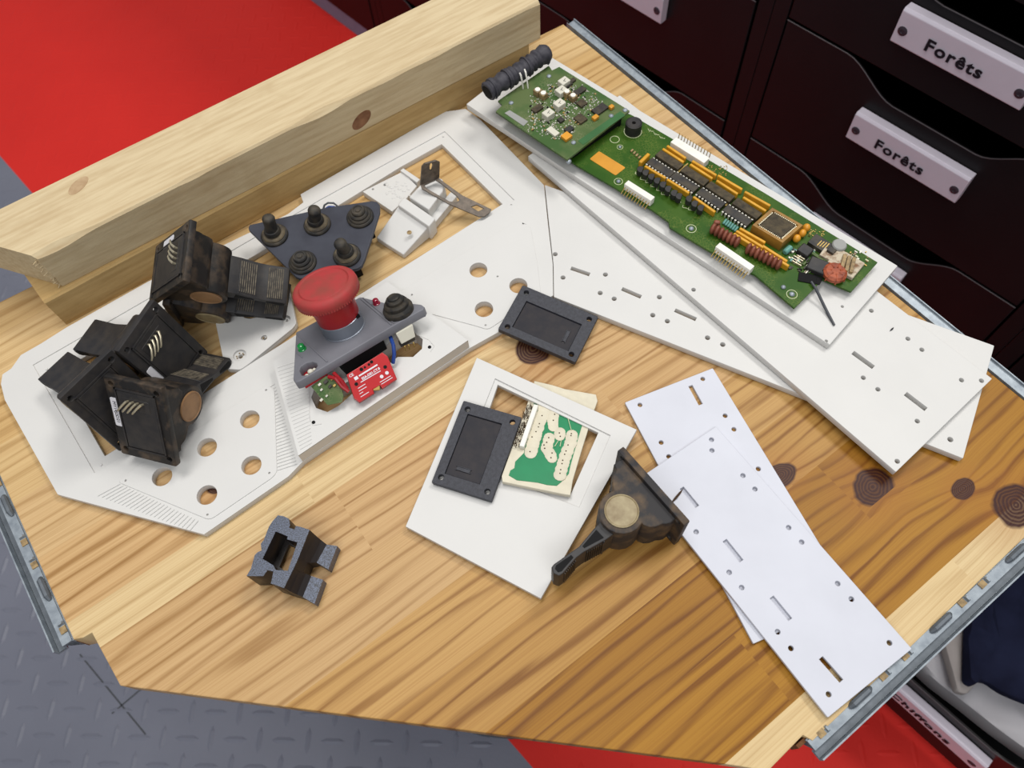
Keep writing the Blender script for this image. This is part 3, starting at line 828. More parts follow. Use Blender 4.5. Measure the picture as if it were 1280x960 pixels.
t = thing('printed_clamp', 'white printed clamp with a stepped block under the bent steel strap', 'clamp', tuple(at((520, 270), 0)))
mb = MB(); zz = .0130
T = quad([(474, 285), (503, 250), (541, 277), (511, 309)], zz)
Bt = [Vector((v.x, v.y, .0005)) for v in T]
f0 = at((470, 296), .0060); f1 = at((504.5, 319.5), .0040)
mb.hull([Vector((f0.x, f0.y, .0005)), Bt[1], Bt[2], Vector((f1.x, f1.y, .0005))], [Vector((f0.x, f0.y, .0050)), T[1], T[2], Vector((f1.x, f1.y, .0050))])
part('wedge', mb, M['white'], t, bevel=.0006)
mb = MB(); slabpx(mb, [(497, 256), (505, 246), (544, 273), (536, 283)], .0152, .0145)
part('ridge', mb, M['white'], t, bevel=.0007)
mb = MB()
nk_ = [(511, 246), (530, 226)] + [(536, 221), (545, 220), (553, 224), (556, 231), (553, 239)] + [(536, 262)]
q = [at(p, .0165) for p in nk_]
mb.hull([Vector((v.x, v.y, .0005)) for v in q], q)
part('neck', mb, M['white'], t, bevel=.0008)
mb = MB(); slabpx(mb, [(541, 281), (571, 245), (564, 239), (536, 270)], .0075, .0070)
part('side_flange', mb, M['white'], t, bevel=.0005)
mb = MB(); u, v = plz(zz).uv((511.5, 290)); mb.lathe([(.0017, .0), (.0016, .0004), (.0009, .0005), (.0008, .0002)], 14, Matrix.Translation((u, v, zz - .0006)))
part('screw', mb, M['tan'], t)

# steel strap
pleg = pl3((526, 232), (549, 221), (608, 268), .0215, .0215, .0078)
t = thing('steel_bracket', 'bent dark steel strap with slotted leg resting on the white clamp', 'bracket', tuple(at((590, 262), 0)))
leg = [(525, 229), (527.5, 236), (560, 254.5), (599, 271), (606, 270.5), (613, 265), (614.5, 261.5), (578, 244), (551, 224.5), (547, 220.5)]
me = px_plate(pleg, leg, [[(530.5, 231.5), (533.5, 235.5), (562, 251.5), (571, 252.5), (574.5, 249.5), (569.5, 243.8), (551.5, 229.5), (544.5, 225)], [(589, 258.5), (598, 264), (604.5, 260.5), (596, 256)]], .0014, .0003)
part('leg', me, M['bronze'], t)
o0, o1_ = pleg.at((526, 231)), pleg.at((550, 222))
tn = (o1_ - o0).normalized().cross(Vector((0, 0, 1)))
ptab = Pl(o0, tn, o1_ - o0)
if tn.dot(CAMP - o0) < 0: ptab = Pl(o0, -tn, o1_ - o0)
tab = [(525.5, 232), (527.5, 209), (531, 205), (545, 201), (550, 203), (549.5, 222)]
me = px_plate(ptab, tab, [[(538.2, 204.5), (540.5, 204.5), (541, 208), (539.6, 213), (537.6, 213), (537.2, 208)]], .0014, .0003)
part('tab', me, M['bronze'], t)

# ------------------------------------------------------------------ covers
def make_cover(name, label, mx, group):
    t = thing(name, label, 'cover', (0, 0, 0), group, local=True); t.matrix_world = mx
    L, W = .0537, .0368
    pl = [(-L / 2, -W / 2), (L / 2, -W / 2), (L / 2, W / 2), (-L / 2, W / 2)]
    hs = [circ((sx * (L / 2 - .0046), sy * (W / 2 - .0042)), .0017, 14) for sx in (-1, 1) for sy in (-1, 1)]
    win = [(-.0195, -.0130), (.0195, -.0130), (.0195, .0085), (-.0195, .0085)]
    me = curve_mesh([rounded(pl, .0008, 2)] + hs + [win], .0040, .0003)
    part('cover_frame', me, M['cover'], t)
    me = curve_mesh([[(-.0193, -.0128), (.0193, -.0128), (.0193, .0083), (-.0193, .0083)]], .0028, .0002)
    i = part('inset_panel', me, M['cover_in'], t)
    mb = MB(); mb.box((.0140, -.0035, .0030), (.0018, .0080, .0008)); mb.box((.0150, -.0035, .0030), (.0003, .0096, .0012)); mb.box((.0128, -.0035, .0030), (.0003, .0096, .0012))
    part('raised_mark', mb, M['cover'], t)
    return t
def cover_mx(pl, a, b, c, d):
    """centre and heading from the four corner pixels; a-b is the long edge"""
    P = [pl.at(p) for p in (a, b, c, d)]
    o = (P[0] + P[1] + P[2] + P[3]) / 4
    x = ((P[1] - P[0]) + (P[2] - P[3])).normalized()
    return Pl(o, pl.N, x).M()
pE = pl3((652, 358), (743, 395), (626, 412), .0098, .0058, .0096)
mE = cover_mx(pE, (652, 358), (743, 395), (722, 455), (626, 412))
make_cover('switch_cover', 'black cover plate lying across a hole of the large white frame', mE @ Matrix.Translation((0, 0, -.0030)), 'black cover plates')
pF = pl3((653, 523), (613, 628), (541, 603), .0132, .0105, .0102)
mF = cover_mx(pF, (579, 500), (541, 603), (613, 628), (653, 523))
make_cover('switch_cover', 'black cover plate lying on the white plate beside the green pad', mF @ Matrix.Translation((0, 0, -.0032)), 'black cover plates')

# ------------------------------------------------------------------ white window plate and green potted board
pP = pl3((596, 447), (796, 537), (676, 748), .0100, .0098, .0056)
t = thing('window_plate', 'white plate with a rectangular window standing over the green pad', 'plate', tuple(at((640, 600), 0)))
out = [(596, 447), (796, 537), (676, 748), (507, 658)]
win = [(623, 479), (748, 541), (716, 622), (628, 600), (590, 575)]
win = [(622, 480), (748, 540), (713, 618), (590, 573)]
rec = [(619, 473), (763, 544), (724, 634), (577, 578)]
me1 = px_plate(pP, out, [win], .0040, .0002)
me2 = px_plate(Pl(pP.O + pP.N * 0, pP.N, pP.X), out, [rec], .0010, .0002)
me1.transform(Matrix.Translation(pP.N * -.0010))
mb = MB(); mb.take(me1); mb.take(me2)
part('plate', mb.mesh('plate'), M['white'], t)

pG = pl3((668, 476), (746, 494), (670, 612), .0046, .0046, .0122)
g = thing('potted_circuit', 'green circuit pad with cream potting blobs poking through the window plate', 'circuit', tuple(at((690, 540), 0)))
go = [(668, 476), (690, 481), (706, 486), (745, 493), (747, 501), (742, 515), (728, 560), (716, 600), (713, 619), (706, 618), (628, 602), (627, 595), (644, 548), (661, 499)]
me = px_plate(pG, go, [], .0032, .0004)
part('potting', me, M['cream'], g)
pG2 = Pl(pG.O + pG.N * .0004, pG.N, pG.X)
gm = [(668, 502), (690, 506), (722, 518), (730, 524), (722, 550), (713, 582), (711, 592), (702, 602), (696, 607), (684, 606), (672, 603), (646, 600), (636, 594), (638, 588), (643, 585), (644, 577), (655, 566), (662, 530)]
part('mask_patch', px_plate(pG2, gm, [], .0006, .0001), M['solder_green'], g)
pG3 = Pl(pG.O + pG.N * .0010, pG.N, pG.X)
def c7(x, y): return (620 + x / 6, 470 + y / 6)
def blobs(strokes, name):
    for pts, r in strokes:
        mb = MB(); path = []
        for p in pts:
            u, v = pG3.uv(c7(*p)); path.append((u, v))
        prev = None
        for k in range(len(path) - 1):
            a, b = Vector(path[k]), Vector(path[k + 1]); m = max(2, int((b - a).length / .0016))
            for j in range(m + 1):
                q = a.lerp(b, j / m)
                mb.ball((0, 0, 0), r * (1 + .08 * math.sin(j * 2.3 + k)), 12, (1, 1, .22), pG3.M(q.x, q.y, -.0004))
        part(name, mb, M['cream'], g)
blobs([([(370, 235), (330, 330), (290, 460), (260, 575)], .0038), ([(440, 240), (425, 330), (430, 380)], .0034), ([(480, 420), (478, 450)], .0034),
       ([(400, 460), (380, 540), (395, 570)], .0034), ([(400, 570), (420, 615)], .0034), ([(570, 440), (560, 500), (520, 600), (490, 700), (480, 740)], .0036), ([(340, 230), (460, 250)], .0030)], 'potting_blob')
mb = MB()
for p in [(325, 360), (318, 385), (270, 460), (255, 570), (360, 520), (365, 545), (395, 465), (380, 500), (475, 430), (482, 455), (430, 335), (440, 290), (430, 250), (565, 435), (562, 450), (525, 565), (515, 590), (500, 635), (495, 660), (485, 705), (480, 733), (540, 520), (420, 580), (412, 615), (300, 420), (345, 300)]:
    u, v = pG3.uv(c7(*p)); mb.ball((0, 0, 0), .00045, 6, (1, 1, .6), pG3.M(u, v, .0005))
part('lead_tip', mb, M['bristle'], g, kind='stuff')
mb = MB(); rn = random.Random(3)
a0, a1_ = pG3.uv(c7(258, 225)), pG3.uv(c7(150, 555))
for k in range(90):
    s = rn.random(); u = a0[0] + (a1_[0] - a0[0]) * s; v = a0[1] + (a1_[1] - a0[1]) * s
    p = pG3.w(u + rn.uniform(-.0022, .0018), v + rn.uniform(-.0012, .0012), 0)
    mb.tube([p, p + Vector((rn.uniform(-.0016, .0016), rn.uniform(-.001, .003), rn.uniform(.0006, .0022)))], [.0003, .0001], 4)
part('fibre_brush', mb, M['bristle'], g, kind='stuff')
mb = MB(); c0, c1 = pG3.uv(c7(300, 232)), pG3.uv(c7(192, 545))
d = Vector((c1[0] - c0[0], c1[1] - c0[1])); mx = pG3.M((c0[0] + c1[0]) / 2, (c0[1] + c1[1]) / 2, .0012, math.atan2(d.y, d.x))
mb.box((0, 0, 0), (d.length, .0030, .0036), mx)
part('connector', mb, M['connector'], g, bevel=.0005)
mb = MB()
for k in range(9):
    mb.box((-d.length / 2 + (k + .5) * d.length / 9, -.0019, .0002), (.0008, .0006, .003), mx)
part('connector_pin', mb, M['brushed'], g)
for pts in ([(565, 410), (540, 320), (536, 300)], [(440, 530), (465, 490)], [(480, 530), (490, 480)]):
    mb = MB(); mb.tube([pG3.w(*pG3.uv(c7(*p)), .0003) for p in pts], .00022, 5)
    part('trace_wire', mb, M['silk'], g)

# ------------------------------------------------------------------ sparkly black printed holder
hp = plz(.022)
def c5h(x, y): return (280 + x / 5.333, 600 + y / 5.333)
t = thing('printed_holder', 'small black sparkly printed holder with a through slot and two prongs', 'holder', tuple(at((350, 700), 0)))
outl = [(360, 235), (395, 240), (432, 258), (440, 300), (432, 318), (470, 330), (480, 305), (520, 315), (570, 332), (490, 535), (400, 720), (312, 690), (320, 655), (330, 610), (290, 600), (262, 640), (150, 640), (180, 590), (205, 500), (225, 480), (250, 470), (245, 425), (265, 400), (300, 310), (325, 272)]
hole = [(345, 342), (425, 375), (420, 395), (490, 415), (425, 605), (345, 600), (330, 570), (257, 525)]
me = px_plate(hp, [c5h(*p) for p in outl], [[c5h(*p) for p in hole]], .0215, .0002)
b = part('holder_body', me, M['holder_side'], t, smooth=False)
me = px_plate(Pl((0, 0, .0223)), [c5h(*p) for p in outl], [[c5h(*p) for p in hole]], .0003, .0)
part('top_face', me, M['holder'], t, smooth=False)
# inner floor with rounded slot
floor_out = [hp.uv(c5h(*p)) for p in [(345, 342), (425, 375), (420, 395), (490, 415), (425, 605), (345, 600), (330, 570), (257, 525)]]
fl_ = plz(.004)
slot_in = rounded([plz(0.004).uv(c5h(*p)) for p in [(415, 410), (470, 418), (455, 500), (420, 605), (350, 590), (365, 500)]], .003, 4)
cx_ = sum(p[0] for p in floor_out) / len(floor_out); cy_ = sum(p[1] for p in floor_out) / len(floor_out)
me = curve_mesh([[(cx_ + (x - cx_) * 1.03, cy_ + (y - cy_) * 1.03) for x, y in floor_out], [(cx_ + (x - cx_) * .74 + .0012, cy_ + (y - cy_) * .84 - .0006) for x, y in floor_out]], .003, 0)
me.transform(Matrix.Translation((0, 0, .0015)))
part('inner_floor', me, M['holder_side'], t, smooth=False)
zf = .0085; zpl = plz(zf)
B0 = at(c5h(570, 332), .022); C0 = at(c5h(400, 720), .022)
def lerp3(a, b, s): return a + (b - a) * s
pr1 = [at(c5h(*p), zf) for p in [(685, 430), (755, 440), (695, 595), (618, 550)]]
pr2 = [at(c5h(*p), zf) for p in [(582, 640), (660, 665), (603, 825), (525, 780)]]
N0 = lerp3(B0, C0, .52); N1 = lerp3(B0, C0, .64)
for nm, a, b, pr_ in (('prong', B0, N0, pr1), ('prong', N1, C0, pr2)):
    mb = MB()
    ia, ib = Vector((a.x, a.y, .0)), Vector((b.x, b.y, .0))
    # concave web from the tall body down to the prong top
    secs = []
    for s, zz in ((0, .0218), (.25, .0155), (.6, .0108), (1, zf)):
        pA = Vector((lerp3(a, pr_[0], s).x, lerp3(a, pr_[0], s).y, zz)); pB_ = Vector((lerp3(b, pr_[3], s).x, lerp3(b, pr_[3], s).y, zz))
        secs.append((pA, pB_))
    v = []; f = []
    for pA, pB_ in secs: v += [pA, pB_, Vector((pB_.x, pB_.y, .0005)), Vector((pA.x, pA.y, .0005))]
    for k in range(3):
        o_ = 4 * k
        for j in range(4): f.append((o_ + j, o_ + (j + 1) % 4, o_ + 4 + (j + 1) % 4, o_ + 4 + j))
    f += [(0, 1, 2, 3), (12, 13, 14, 15)]
    mb.add(v, f)
    part('web', mb, M['holder_side'], t, smooth=False)
    mb = MB(); q = pr_
    mb.hull([Vector((p.x, p.y, .0005)) for p in q], q)
    part('prong', mb, M['holder'], t, smooth=False)
mb = MB()
wa = [lerp3(B0, C0, .5), lerp3(B0, C0, .66)]
wb = [pr1[3], pr2[0]]
m_ = [lerp3(wa[0], wb[0], .45), lerp3(wa[1], wb[1], .45)]
mb.hull([Vector((p.x, p.y, .0005)) for p in (wa[0], m_[0], m_[1], wa[1])], [Vector((wa[0].x, wa[0].y, .0216)), Vector((m_[0].x, m_[0].y, .0125)), Vector((m_[1].x, m_[1].y, .0125)), Vector((wa[1].x, wa[1].y, .0216))])
part('web', mb, M['holder_side'], t, smooth=False)
# ================================================================== switch boots
def boot_mesh(r, h, tiers=3, tip=.38):
    """stepped rubber cone, z up from 0"""
    p = [(r, 0), (r * 1.0, h * .10), (r * .96, h * .16)]
    for k in range(tiers):
        a = r * (1 - (1 - tip) * (k + .35) / tiers); b = r * (1 - (1 - tip) * (k + 1) / tiers)
        z0 = h * (.16 + .84 * k / tiers); z1 = h * (.16 + .84 * (k + 1) / tiers)
        p += [(a, z0 + .0002), (a * 1.02, z0 + (z1 - z0) * .45), (b * 1.04, z1 - (z1 - z0) * .12), (b, z1)]
    p += [(b * .7, h * 1.03), (b * .2, h * 1.03)]
    return p

# ------------------------------------------------------------------ dark plate with five toggles
pt = pl3((312, 281), (474, 256), (380, 347), .0245, .0255, .0235)
t = thing('toggle_switch_unit', 'dark slate plate carrying five black rubber-booted switches', 'switch panel', tuple(at((390, 300), 0)))
po = [(312, 281), (310.5, 284), (311, 287.5), (369, 345.5), (374, 348), (383, 348.5), (447, 335.5), (452, 332), (456, 323), (474.5, 265), (474.5, 256), (471, 252), (465, 251), (405.5, 259.7)]
part('plate', px_plate(pt, po, [], .0030, .0005), M['slate'], t)
bp = pt.w(*pt.uv((405, 300)))
def upright(px, rbase, h, lever=None, ring=True):
    u, v = pt.uv(px); mx = pt.M(u, v, 0)
    mb = MB(); mb.lathe([(rbase * 1.08, 0), (rbase * 1.08, .0014), (rbase * 1.0, .0022), (rbase * .9, .0024)], 30, mx)
    b = part('boot_ring', mb, M['rubber'], t)
    if lever:
        mb = MB(); mb.lathe([(rbase * .9, .0022), (rbase * .92, .0030), (rbase * .84, .0038), (rbase * .66, .0040), (rbase * .62, .0046)], 28, mx)
        part('collar', mb, M['collar_dust'], t, 'dusty brown collar')
        mb = MB(); mb.lathe([(rbase * .64, .0038), (rbase * .66, .0060), (rbase * .58, .0074), (rbase * .44, .0080)], 28, mx)
        part('boot', mb, M['rubber'], t)
        a = pt.w(u, v, .0060); tip = at(lever, a.z + .0130)
        d = (tip - a)
        mb = MB()
        path = [a + d * s for s in (0, .2, .45, .7, .82, .90, .96, .99, 1.0)]
        mb.tube(path, [.0046, .0042, .0040, .0041, .0042, .0037, .0027, .0015, .0004], 18)
        part('lever', mb, M['rubber'], t)
    else:
        mb = MB(); mb.lathe([(rbase * .9, .0022), (rbase * .92, .0032), (rbase * .84, .0040), (rbase * .74, .0041), (rbase * .75, .0054), (rbase * .66, .0062), (rbase * .54, .0063), (rbase * .55, .0076), (rbase * .48, .0084), (rbase * .38, .0084), (rbase * .34, .0079), (rbase * .22, .0079), (rbase * .2, .0085), (rbase * .08, .0085)], 28, mx)
        part('boot', mb, M['rubber'], t)
    mb = MB(); mb.box((0, 0, -.0120), (.0095, .0085, .0175), pt.M(u, v, 0, .4))
    part('switch_body', mb, M['dark'], t, smooth=False)
upright((343.6, 295), .0084, .012, (334.5, 270))
upright((397, 281.5), .0084, .012, (392.5, 260.5))
upright((434, 320), .0084, .012, (424, 303))
upright((450.5, 272), .0084, .010)
upright((378.8, 329), .0084, .010)
mb = MB()
pts = [at(p, z) for p, z in (((404, 262), .017), ((405.5, 256.5), .019), ((410, 253.6), .0195), ((417, 253.8), .019), ((421, 257), .018), ((422, 262), .016))]
mb.tube(pts, .0007, 8)
part('wire', mb, M['stand'], t, 'dark looped wire')
mb = MB(); mb.tube([p + Vector((.0004, -.0022, -.0012)) for p in pts], .0006, 8)
part('wire', mb, M['blue'], t, 'blue looped wire')

# ------------------------------------------------------------------ emergency stop panel
def tilt_axis(p, ang, idir):
    v = ray(p).normalized(); q = ray((p[0] + idir[0], p[1] + idir[1])).normalized(); w = q - v; w -= v * v.dot(w); w.normalize()
    return -v * math.cos(math.radians(ang)) + w * math.sin(math.radians(ang))
en = tilt_axis((407, 362), 58, (-.44, -.90))
v = ray((407, 362)); rimc = CAMP + v * (970 * 1.03 * .040 / 87)
ebase = rimc - en * .0300
ep = Pl(ebase, en, at((518, 388), .03) - at((372, 480), .035))
def e4(x, y): return (320 + x / 4.571, 320 + y / 4.571)
t = thing('emergency_stop_unit', 'grey printed panel with a red mushroom button tilted on the white frame', 'control panel', tuple(at((440, 440), 0)))
eo = [e4(*p) for p in [(228, 436), (590, 236), (600, 234), (740, 268), (905, 272), (945, 277), (962, 290), (955, 306), (930, 318), (780, 402), (415, 618), (250, 715), (225, 722), (212, 706)]]
hole = [ep.uv(e4(*p)) for p in [(248, 655), (256, 632), (285, 612), (320, 604), (346, 612), (350, 628), (330, 655), (296, 678), (262, 682)]]
me = px_plate(ep, eo, [], .0058, .0006, [hole])
part('panel', me, M['grey'], t)
def strip(a, b, w, h, mat, name, off=.0002):
    u0, v0 = ep.uv(e4(*a)); u1, v1 = ep.uv(e4(*b)); d = Vector((u1 - u0, v1 - v0))
    mb = MB(); mb.box((d.length / 2, 0, h / 2 - .0001 + off), (d.length, w, h), ep.M(u0, v0, 0, math.atan2(d.y, d.x)))
    return part(name, mb, mat, t, smooth=False)
strip((233, 446), (408, 606), .0009, .0004, M['grey'], 'step_ridge')
strip((600, 246), (775, 394), .0009, .0004, M['grey'], 'step_ridge')
strip((612, 240), (790, 386), .0006, .0004, M['grey'], 'step_ridge')
for k in range(2):
    strip((232 - k * 2, 500 + k * 50), (262 + k * 4, 530 + k * 52), .0006, .0003, M['grey'], 'step_ridge')
EM = ep.M()
mb = MB(); mb.lathe([(.0136, 0), (.0136, .0005), (.0131, .0008), (.0131, .0088), (.0124, .0094)], 40, EM)
part('collar', mb, M['silver'], t)
mb = MB(); mb.lathe([(.0122, .0080), (.0131, .0098), (.0133, .0150), (.0138, .0195), (.0146, .0240), (.0154, .0258)], 40, EM)
part('button_stem', mb, M['redstem'], t)
mb = MB()
mb.lathe([(.0154, .0252), (.0180, .0250), (.0192, .0262), (.0198, .0278), (.0201, .0300), (.0197, .0322), (.0186, .0336), (.0170, .0342), (.0158, .0343), (.0152, .0337), (.0146, .0343), (.0100, .0349), (.0040, .0351)], 64, EM)
for k in range(72):
    a = 2 * PI * k / 72
    mb.box((.0194 * math.cos(a), .0194 * math.sin(a), .0272), (.0007, .0007, .0022), EM @ Matrix.Identity(4))
part('mushroom_head', mb, M['red'], t)
mb = MB(); u, v_ = 0.006, -0.0115
mb.box((.0068, -.0104, .0090), (.0042, .0020, .0020), EM @ Matrix.Rotation(.05, 4, 'Z'))
part('detent_slot', mb, M['dark'], t, smooth=False)
def lens(p, r, mat, name, h=.005):
    u, v = ep.uv(e4(*p)); mb = MB()
    mb.lathe([(r * 1.15, 0), (r * 1.15, .0006), (r, .0008), (r, h * .55), (r * .85, h * .82), (r * .45, h * .98), (r * .1, h)], 20, ep.M(u, v, 0))
    part(name, mb, mat, t)
lens((265, 533), .0023, M['green_led'], 'green_lens', .0042)
lens((690, 272), .0021, M['red_led'], 'red_lens', .0040)
u, v_ = ep.uv(e4(818, 318))
mb = MB(); r = .0094
mb.lathe([(r, 0), (r * 1.02, .0030), (r * .96, .0040), (r * .80, .0043), (r * .82, .0066), (r * .74, .0078), (r * .58, .0078), (r * .60, .0096), (r * .53, .0106), (r * .40, .0107), (r * .40, .0116), (r * .34, .0121), (r * .1, .0122)], 36, ep.M(u, v_, 0))
part('boot', mb, M['rubber'], t)
mb = MB()
for (x, y), s, c in (((280, 665), .0015, 0), ((300, 640), .0019, 0), ((322, 628), .0011, 0)):
    u, v_ = ep.uv(e4(x, y)); mb.ball((0, 0, -.0030), s, 10, (1, 1, .8), ep.M(u, v_, 0))
part('component', mb, M['relay'], t)
mb = MB()
u, v_ = ep.uv(e4(298, 645)); mb.box((0, 0, -.0062), (.0150, .0120, .0012), ep.M(u, v_, 0))
part('inner_board', mb, M['redwire'], t, smooth=False)
mb = MB(); u, v_ = ep.uv(e4(560, 470)); mb.box((.0, .004, -.0120), (.0300, .0170, .0100), ep.M(u, v_, 0))
part('contact_block', mb, M['dark'], t, smooth=False)
# red module hanging below
pm = pl3(e4(515, 680), e4(720, 550), e4(590, 835), .0275, .0275, .0205)
mo = [e4(*p) for p in [(517, 678), (722, 550), (752, 572), (806, 702), (722, 757), (708, 738), (668, 762), (676, 784), (592, 836), (560, 812)]]
me = px_plate(pm, mo, [], .0058, .0005)
mod = part('red_module', me, M['redbox'], t)
def modtext(body, p0, p1, size, mat='label', name='lettering', bold=0.0):
    u0, v0 = pm.uv(e4(*p0)); u1, v1 = pm.uv(e4(*p1)); d = Vector((u1 - u0, v1 - v0))
    me = text_mesh(body, size, .0002, 'LEFT', bold); me.transform(pm.M(u0, v0, .0001, math.atan2(d.y, d.x)))
    part(name, me, M[mat], mod, smooth=False)
modtext('CE', (533, 690), (570, 667), .0024, bold=.00005)
modtext('ESA-DE1.CT.8', (605, 704), (700, 645), .0021, bold=.00008)
def modbar(p0, p1, w, mat='label', name='print_line'):
    u0, v0 = pm.uv(e4(*p0)); u1, v1 = pm.uv(e4(*p1)); d = Vector((u1 - u0, v1 - v0))
    mb = MB(); mb.box((d.length / 2, 0, .0001), (d.length, w, .0002), pm.M(u0, v0, 0, math.atan2(d.y, d.x))); part(name, mb, M[mat], mod, smooth=False)
modbar((563, 704), (582, 692), .0020, name='print_logo')
modbar((588, 686), (694, 621), .0009)
for p0, p1, w in (((598, 722), (712, 656), .0005), ((583, 757), (625, 731), .0004), ((588, 773), (632, 747), .0004), ((592, 789), (612, 776), .0004), ((598, 806), (645, 777), .0004), ((708, 722), (770, 685), .0004), ((716, 733), (780, 694), .0004)):
    modbar(p0, p1, w)
for c, r in (((602, 648), .0011), ((622, 636), .0007), ((645, 620), .0008), ((660, 605), .0010), ((738, 634), .0011), ((573, 732), .0011)):
    u, v_ = pm.uv(e4(*c)); mb = MB(); mb.lathe([(r, .0), (r, .0003), (r * .3, .0003)], 12, pm.M(u, v_, -.0001)); part('module_hole', mb, M['dark'], mod)
for c in ((718, 689), (748, 668)):
    u, v_ = pm.uv(e4(*c)); mb = MB(); mb.lathe([(.0011, 0), (.0011, .0002), (.0008, .0002)], 14, pm.M(u, v_, 0)); part('print_mark', mb, M['label'], mod)
u, v_ = pm.uv(e4(688, 750)); mb = MB(); mb.box((0, 0, -.002), (.0042, .0034, .0030), pm.M(u, v_, 0, -.5)); part('module_clip', mb, M['gold'], mod, bevel=.0003)
# little green board, wires, microswitch under the panel
pg = pl3(e4(330, 735), e4(480, 690), e4(410, 845), .0265, .0270, .0215)
me = px_plate(pg, [e4(*p) for p in [(315, 745), (395, 690), (470, 680), (500, 800), (490, 835), (410, 852), (360, 800)]], [], .0014, 0)
gb = part('green_board', me, M['pcb2'], t, smooth=False)
for c, s, m in (((365, 735), .0012, 'solder'), ((400, 720), .0016, 'chip'), ((425, 745), .0014, 'chip'), ((375, 765), .0010, 'solder'), ((375, 823), .0012, 'relay'), ((405, 800), .0009, 'solder'), ((435, 705), .0010, 'gold'), ((450, 740), .0012, 'gold')):
    u, v_ = pg.uv(e4(*c)); mb = MB(); mb.box((0, 0, s * .5), (s * 1.7, s * 1.2, s), pg.M(u, v_, 0, .5)); part('component', mb, M[m], gb, bevel=.0002)
for a, zs, m in (([(768, 462), (785, 510), (790, 560), (783, 612)], (.0240, .0255, .0225, .0175), 'blue'), ([(415, 690), (455, 700), (490, 745), (530, 775)], (.0280, .0290, .0260, .0235), 'redwire'), ([(445, 670), (490, 715), (520, 760)], (.0270, .0280, .0240), 'redwire')):
    mb = MB(); mb.tube([at(e4(*p), z) for p, z in zip(a, zs)], .0012, 10); part('wire', mb, M[m], t, {'blue': 'blue wire', 'redwire': 'red wire'}[m])
ms = pl3(e4(815, 455), e4(900, 400), e4(835, 500), .0262, .0275, .0215)
mb = MB(); q = [ms.at(e4(*p)) for p in [(800, 445), (895, 392), (912, 462), (832, 505)]]
mb.hull([p - ms.N * .0075 for p in q], q); part('microswitch', mb, M['relay'], t, bevel=.0004)
mb = MB(); q = [ms.at(e4(*p)) for p in [(832, 507), (912, 464), (915, 486), (835, 528)]]
mb.hull([p - ms.N * .008 for p in q], [p - ms.N * .002 for p in q]); part('switch_terminal', mb, M['chip'], t, smooth=False)
mb = MB()
for c in ((850, 515), (872, 508), (900, 495)): 
    p = at(e4(*c), .0200); mb.tube([p, p + Vector((0, -.0004, -.0045))], .0005, 6)
part('switch_terminal', mb, M['gold'], t, 'gold terminal pins')

